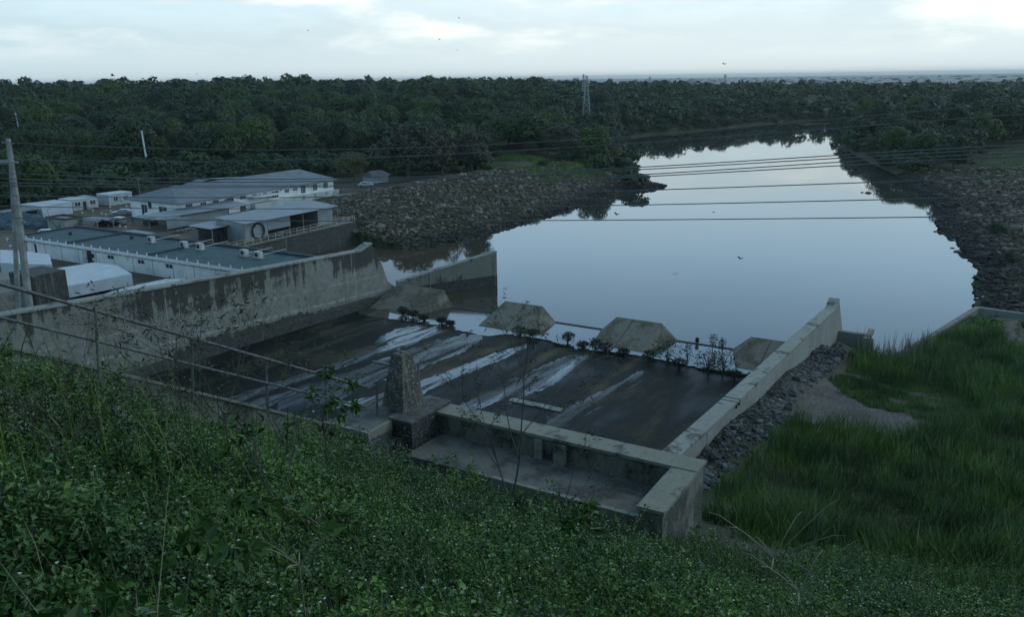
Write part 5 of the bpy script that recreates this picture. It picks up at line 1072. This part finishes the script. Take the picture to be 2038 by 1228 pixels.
shrub('leafy_sapling', gb(640, 13.8, 870), 2.6, (.0, 0), 2, 3, 160, 'climbing green sapling hanging from the railing', leafmat=BROAD, L=(.1, .17), wr=.45, r0=.012, spread=.4, cat='sapling')
shrub('dead_weed', gb(1445, 15.5, 1080), 1.4, (0, 0), 2, 3, 60, 'dry twiggy weed beside the end of the crest wall', leafmat=SEED, L=(.03, .05), r0=.008, spread=.35, cat='weed')
for x, d, h, lab in ((505, 6.2, .9, 'vine with broad lobed leaves climbing left of the railing corner'), (400, 5.2, .65, 'broad-leaved vine over the herbs below the kerb wall'), (230, 4.0, .42, 'vine with large heart-shaped leaves in the lower left herbs'), (60, 3.3, .4, 'big soft leaves at the lower left corner')):
    y = 860 if x > 350 else 950; b = gb(x, d, y); t = thing('vine', b, lab, 'vine'); pts = [b + [0, 0, .05]]; dr = np.array([.9, .25, .35]); mb = MB(); lv = []
    for k in range(9): pts.append(b + np.array([(-.5 + k * .12) * h, .1 * sin(k), h * (.75 + .35 * sin(k * .4)) - .0]))
    mb.tube(pts, .004, 4); mb.build('stem', STEM, t); n = 16; bs = np.array([pts[1 + i % 9] for i in range(n)]) + rng.normal(0, .03, (n, 3)); dd = rnd_dir(n, -.2); nn = np.tile([-.0, -.7, .8], (n, 1)) + rng.normal(0, .3, (n, 3)); L_ = rng.uniform(.10, .17, n) * (h / .6) ** .4
    qs = []
    dd = norm(dd - nn * np.sum(dd * norm(nn), 1, keepdims=True)); s = norm(np.cross(dd, nn))
    q1 = leaves(bs, dd, nn, L_, L_ * .75, .15, .35); q2 = leaves(bs, dd + s * .8, nn, L_ * .62, L_ * .5, .1); q3 = leaves(bs, dd - s * .8, nn, L_ * .62, L_ * .5, .1); v, f = quads(np.concatenate([q1, q2, q3])); mesh_np('leaves', v, f, BROAD, parent=t)
# finger grass stars
for x, y, d, s, lab in ((1540, 1112, 5.6, .42, 'large star-shaped finger grass head low right of centre'), (1590, 1180, 5.0, .33, 'smaller finger grass head just below the large star-shaped one'), (595, 1125, 5.2, .2, 'small finger grass head among the herbs left of centre')):
    c = D(x, y, d); gz = g_at(c[0], c[1]); t = thing('finger_grass', (c[0], c[1], gz), lab, 'grass'); MB().tube([(c[0], c[1], gz), (c[0] + .01, c[1], (gz + c[2]) / 2), c], .004, 5).build('stalk', DRY, t); mb = MB()
    for k in range(9):
        a = 2 * pi * k / 9 + .3; e = np.array([cos(a), sin(a) * .6, .55 + .45 * sin(a * 2 + 1)]); e[2] = max(e[2], .05); mb.tube([c, c + e * s * .55, c + e * s * .9 - [0, 0, s * .05], c + e * s * 1.1 - [0, 0, s * .16]], [.0025, .0042, .0042, .002], 4)
    mb.build('seed_head', DRY, t)

# ------------------------------------------------------------------ twin pole, wires, pylons, far poles, birds
PC = M_plain('pole_concrete', (.24, .26, .24), .8, var=.25, scale=.8)
DP = 92.
t = thing('twin_pole', D(45, 640, DP), 'tall concrete twin pole with a thick cross arm at the left edge of the picture', 'power pole')
MB().tube([D(64, 655, DP), D(37, 430, DP), D(16, 276, DP)], [.42, .36, .26], 8).build('pole', PC, t)
MB().tube([D(38, 655, DP + 1), D(29, 450, DP + 1), D(20, 335, DP + .6)], [.30, .24, .14], 6).build('brace', PC, t)
MB().tube([D(-40, 324, DP), D(26, 322, DP)], .32, 6).build('cross_arm', PC, t); 
for y in (321, 440, 478): x = 24 + (y - 321) * .12; MB().tube([D(x - 9, y, DP), D(x + 12, y + 2, DP)], .12, 5).build('clamp', METALG, t)
MB().tube([D(4, 283, DP), D(28, 285, DP)], .08, 5).build('top_bracket', METALG, t)
WIREM = M_plain('weathered_cable', (.14, .155, .15), .5, .2, var=.1)
WIRES = [((8, 283), (260, 293), (500, 298), (1000, 286), (1500, 250.5), (2060, 202)), ((24, 316), (260, 322), (500, 318.5), (1000, 301.5), (1500, 267), (2060, 225)), ((-30, 342), (260, 353), (500, 356.5), (1000, 345.7), (1500, 319), (2060, 286.5)),
         ((-30, 354), (260, 361), (500, 362), (1000, 350), (1500, 324.4), (2060, 294)), ((-30, 363), (260, 366), (500, 371), (1000, 360), (1500, 333.6), (2060, 303)), ((-30, 369), (260, 371), (500, 374), (1000, 363), (1500, 339.4), (2060, 310)),
         ((-30, 388), (260, 392), (670, 392), (1000, 386.3), (1500, 371), (2060, 352)), ((-30, 409), (260, 414), (670, 415), (1000, 412), (1500, 403), (2060, 389)), ((-30, 432), (260, 437), (670, 439.5), (1000, 439), (1500, 435.5), (2060, 429))]
wl = ['topmost', 'second from the top', 'third from the top', 'fourth from the top', 'fifth from the top', 'sixth from the top', 'seventh from the top', 'eighth from the top, second lowest', 'lowest']
for i, pts in enumerate(WIRES):
    xs = np.array([p[0] for p in pts], float); ys = np.array([p[1] for p in pts], float); co = np.polyfit(xs, ys, 4); X = np.linspace(xs[0], xs[-1], 40); dep = np.interp(X, [-30, 2060], [DP, 62]); 
    MB().tube([D(x, np.polyval(co, x), d) for x, d in zip(X, dep)], .036 if i in (0, 1) else .044, 5).build('power_cable', WIREM, label='%s of the nine cables crossing above the river' % wl[i], cat='cable', group='power cables strung across the view')
PYM = M_plain('pale_pylon_steel', (.30, .33, .33), .6, 0., var=.1)
def pylon(x, yb, yt, zb, label, wpx=14):
    p = P(x, yb, zb); d = (p - CAM) @ FW; h = (yb - yt) / FPX * d * 1.03; b = wpx / 2 / FPX * d; t = thing('pylon', p, label, 'pylon'); mb = MB(); th = max(.11, d * .00036)
    cor = [(-1, -1), (1, -1), (1, 1), (-1, 1)]
    def c(k, z): s = b * (1 - .82 * z); return p + [cor[k % 4][0] * s, cor[k % 4][1] * s, z * h]
    for k in range(4): mb.tube([c(k, 0), c(k, 1)], th, 4)
    lv = np.linspace(0, 1, 9) ** .8
    for i in range(8):
        for k in range(4): mb.tube([c(k, lv[i]), c(k + 1, lv[i + 1])], th * .6, 3); mb.tube([c(k + 1, lv[i]), c(k, lv[i + 1])], th * .6, 3)
    mb.build('lattice', PYM, t)
    for z, L in ((.62, 1.5), (.76, 1.8), (.9, 1.3)): MB().tube([p + [-b * L, 0, z * h], p + [b * L, 0, z * h]], th * .8, 4).build('cross_arm', METALG, t)
pylon(1167, 229, 155, 13, 'nearest and tallest steel lattice pylon, above the trees left of the river'); pylon(1161, 196, 150, 14, 'slimmer pylon just behind and left of the nearest one', 7); pylon(965, 200, 171, 16, 'small lattice pylon on the forested hill left of centre', 8)
for x, yb, yt, lab in ((1293, 172, 153, 'first tiny pylon on the skyline right of the tall one'), (1443, 160, 148, 'faint far pylon on the hazy skyline'),): pylon(x, yb, yt, 8, lab, 4)
for x, yb, yt, zb, lab in ((289, 300, 267, 13, 'white pole standing in the bushes left of centre on the hillside'), (67, 268, 249, 16, 'shortest white pole on the left hillside, fourth from the edge'), (40, 266, 231, 16, 'white pole on the left hillside, third from the edge'), (16, 240, 213, 18, 'white pole on the left hillside, second from the edge'), (4, 214, 192, 20, 'white pole at the very left edge of the hillside')):
    p = P(x, yb, zb); d = (p - CAM) @ FW; t = thing('utility_pole', p, lab, 'pole'); h = (yb - yt) / FPX * d * 1.03 + 3; MB().tube([p - [0, 0, 2], p + [-.04 * h, 0, h - 2]], [.32, .24], 6).build('pole', CARW, t); MB().tube([p + [-.04 * h - 1, 0, h - 2.3], p + [-.04 * h + .6, 0, h - 2.3]], .1, 4).build('cross_arm', METALG, t)
p = P(416, 292, 12); d = (p - CAM) @ FW; h = 55 / FPX * d; t = thing('bare_trunk_tree', p, 'tall tree with a long pale bare trunk and flat crown on the left hillside', 'tree'); MB().tube([p, p + [-.3, 0, h * .6], p + [-.6, 0, h]], [.5, .42, .3], 7).build('trunk', M_plain('pale_bark', (.12, .13, .12), .9), t)
q = crown(5, 8.5, 12, 14, 160, .5) + p + [0, 0, h - 5]; v, f = quads(q); mesh_np('crown', v, f, F_DARK, parent=t)
BIRD = M_plain('bird_plumage', (.03, .03, .035), .8)
for x, y, d, s, lab in ((224, 150, 130, 1.15, 'dark bird gliding just above the forest skyline at the left'), (613, 60, 150, .5, 'tiny bird in the sky left of centre'), (875, 78, 140, .5, 'lowest of the three birds high above the centre'), (914, 35, 140, .5, 'topmost bird above the centre'), (910, 99, 150, .4, 'faint bird below the pair at top centre'), (1442, 127, 130, .7, 'bird alone in the pale sky on the right'), (1228, 427, 70, .55, 'bird skimming over the water below the two cables'), (1421, 423, 70, .3, 'bird low over the middle of the river'), (1474, 515, 60, .45, 'bird flying over the broad near water'), (392, 147, 150, .4, 'speck of a bird over the left treetops'), (1352, 287, 220, .9, 'bird resting on the water by the far ripples, left one'), (1358, 287, 220, .9, 'bird resting on the water by the far ripples, right one')):
    c = D(x, y, d); t = thing('bird', c, lab, 'bird', 'birds over the river'); X = np.array([.8, .5, .1]); X /= np.linalg.norm(X); Y = np.array([-.5, .8, .0])
    mb = MB(); mb.tube([c - X * .3 * s, c - X * .12 * s, c + X * .1 * s, c + X * .22 * s, c + X * .3 * s], [.01, .06 * s, .07 * s, .045 * s, .01], 6)
    for k, z in ((-1, .25), (1, .32)): mb.add([c + X * .1 * s, c + X * .06 * s + Y * k * .4 * s + [0, 0, z * s], c - X * .1 * s + Y * k * .75 * s + [0, 0, z * .7 * s], c - X * .1 * s], [[0, 1, 2, 3]])
    mb.build('body', BIRD, t)
# far houses and water tower specks on the ridge
for x, y, wd, lab in ((850, 160, 16, 'pale house on the forest ridge left of the centre pylons'), (1350, 157, 8, 'tiny white building on the hazy plain'), (1595, 157, 9, 'small white tower block on the hazy plain right of centre'), (1480, 158, 7, 'faint pale building on the far plain')):
    r_ = ray(x, y); d = 900 if x == 850 else 2600; c = CAM + r_ * d; w_ = wd / FPX * d / 2; t = thing('far_house', c - [0, 0, w_ * .9], lab, 'house'); MB().obox(c, .3, w_, w_ * .6, c[2] - w_ * 1.6, c[2] + w_ * .1).build('wall', CARW, t)
    rf = [c + np.array([a * w_ * 1.08, b * w_ * .7, w_ * .1 + e]) for a, b, e in ((-1, -1, 0), (1, -1, 0), (1, 1, 0), (-1, 1, 0), (-.8, 0, w_ * .5), (.8, 0, w_ * .5))]
    MB().add(rf, [[0, 1, 5, 4], [1, 2, 5], [2, 3, 4, 5], [3, 0, 4], [3, 2, 1, 0]]).build('roof', ROOF, t)

# ------------------------------------------------------------------ the air
hm = bpy.data.materials.new('haze'); hm.use_nodes = True; hg = NT(hm.node_tree); hg.n.clear()
pvn = hg('ShaderNodeVolumePrincipled', {'Color': (.86, .93, .94, 1), 'Density': .00007, 'Anisotropy': .3}); hg('ShaderNodeOutputMaterial', {'Volume': pvn.outputs[0]})
z0, z1, L = -6., 75., 24500.
hv = [(-L, -L, z0), (L, -L, z0), (L, L, z0), (-L, L, z0), (-L, -L, z1), (L, -L, z1), (L, L, z1), (-L, L, z1)]
mesh_np('haze', np.array(hv), [[3, 2, 1, 0], [4, 5, 6, 7], [0, 1, 5, 4], [1, 2, 6, 5], [2, 3, 7, 6], [3, 0, 4, 7]], hm, kind='stuff')
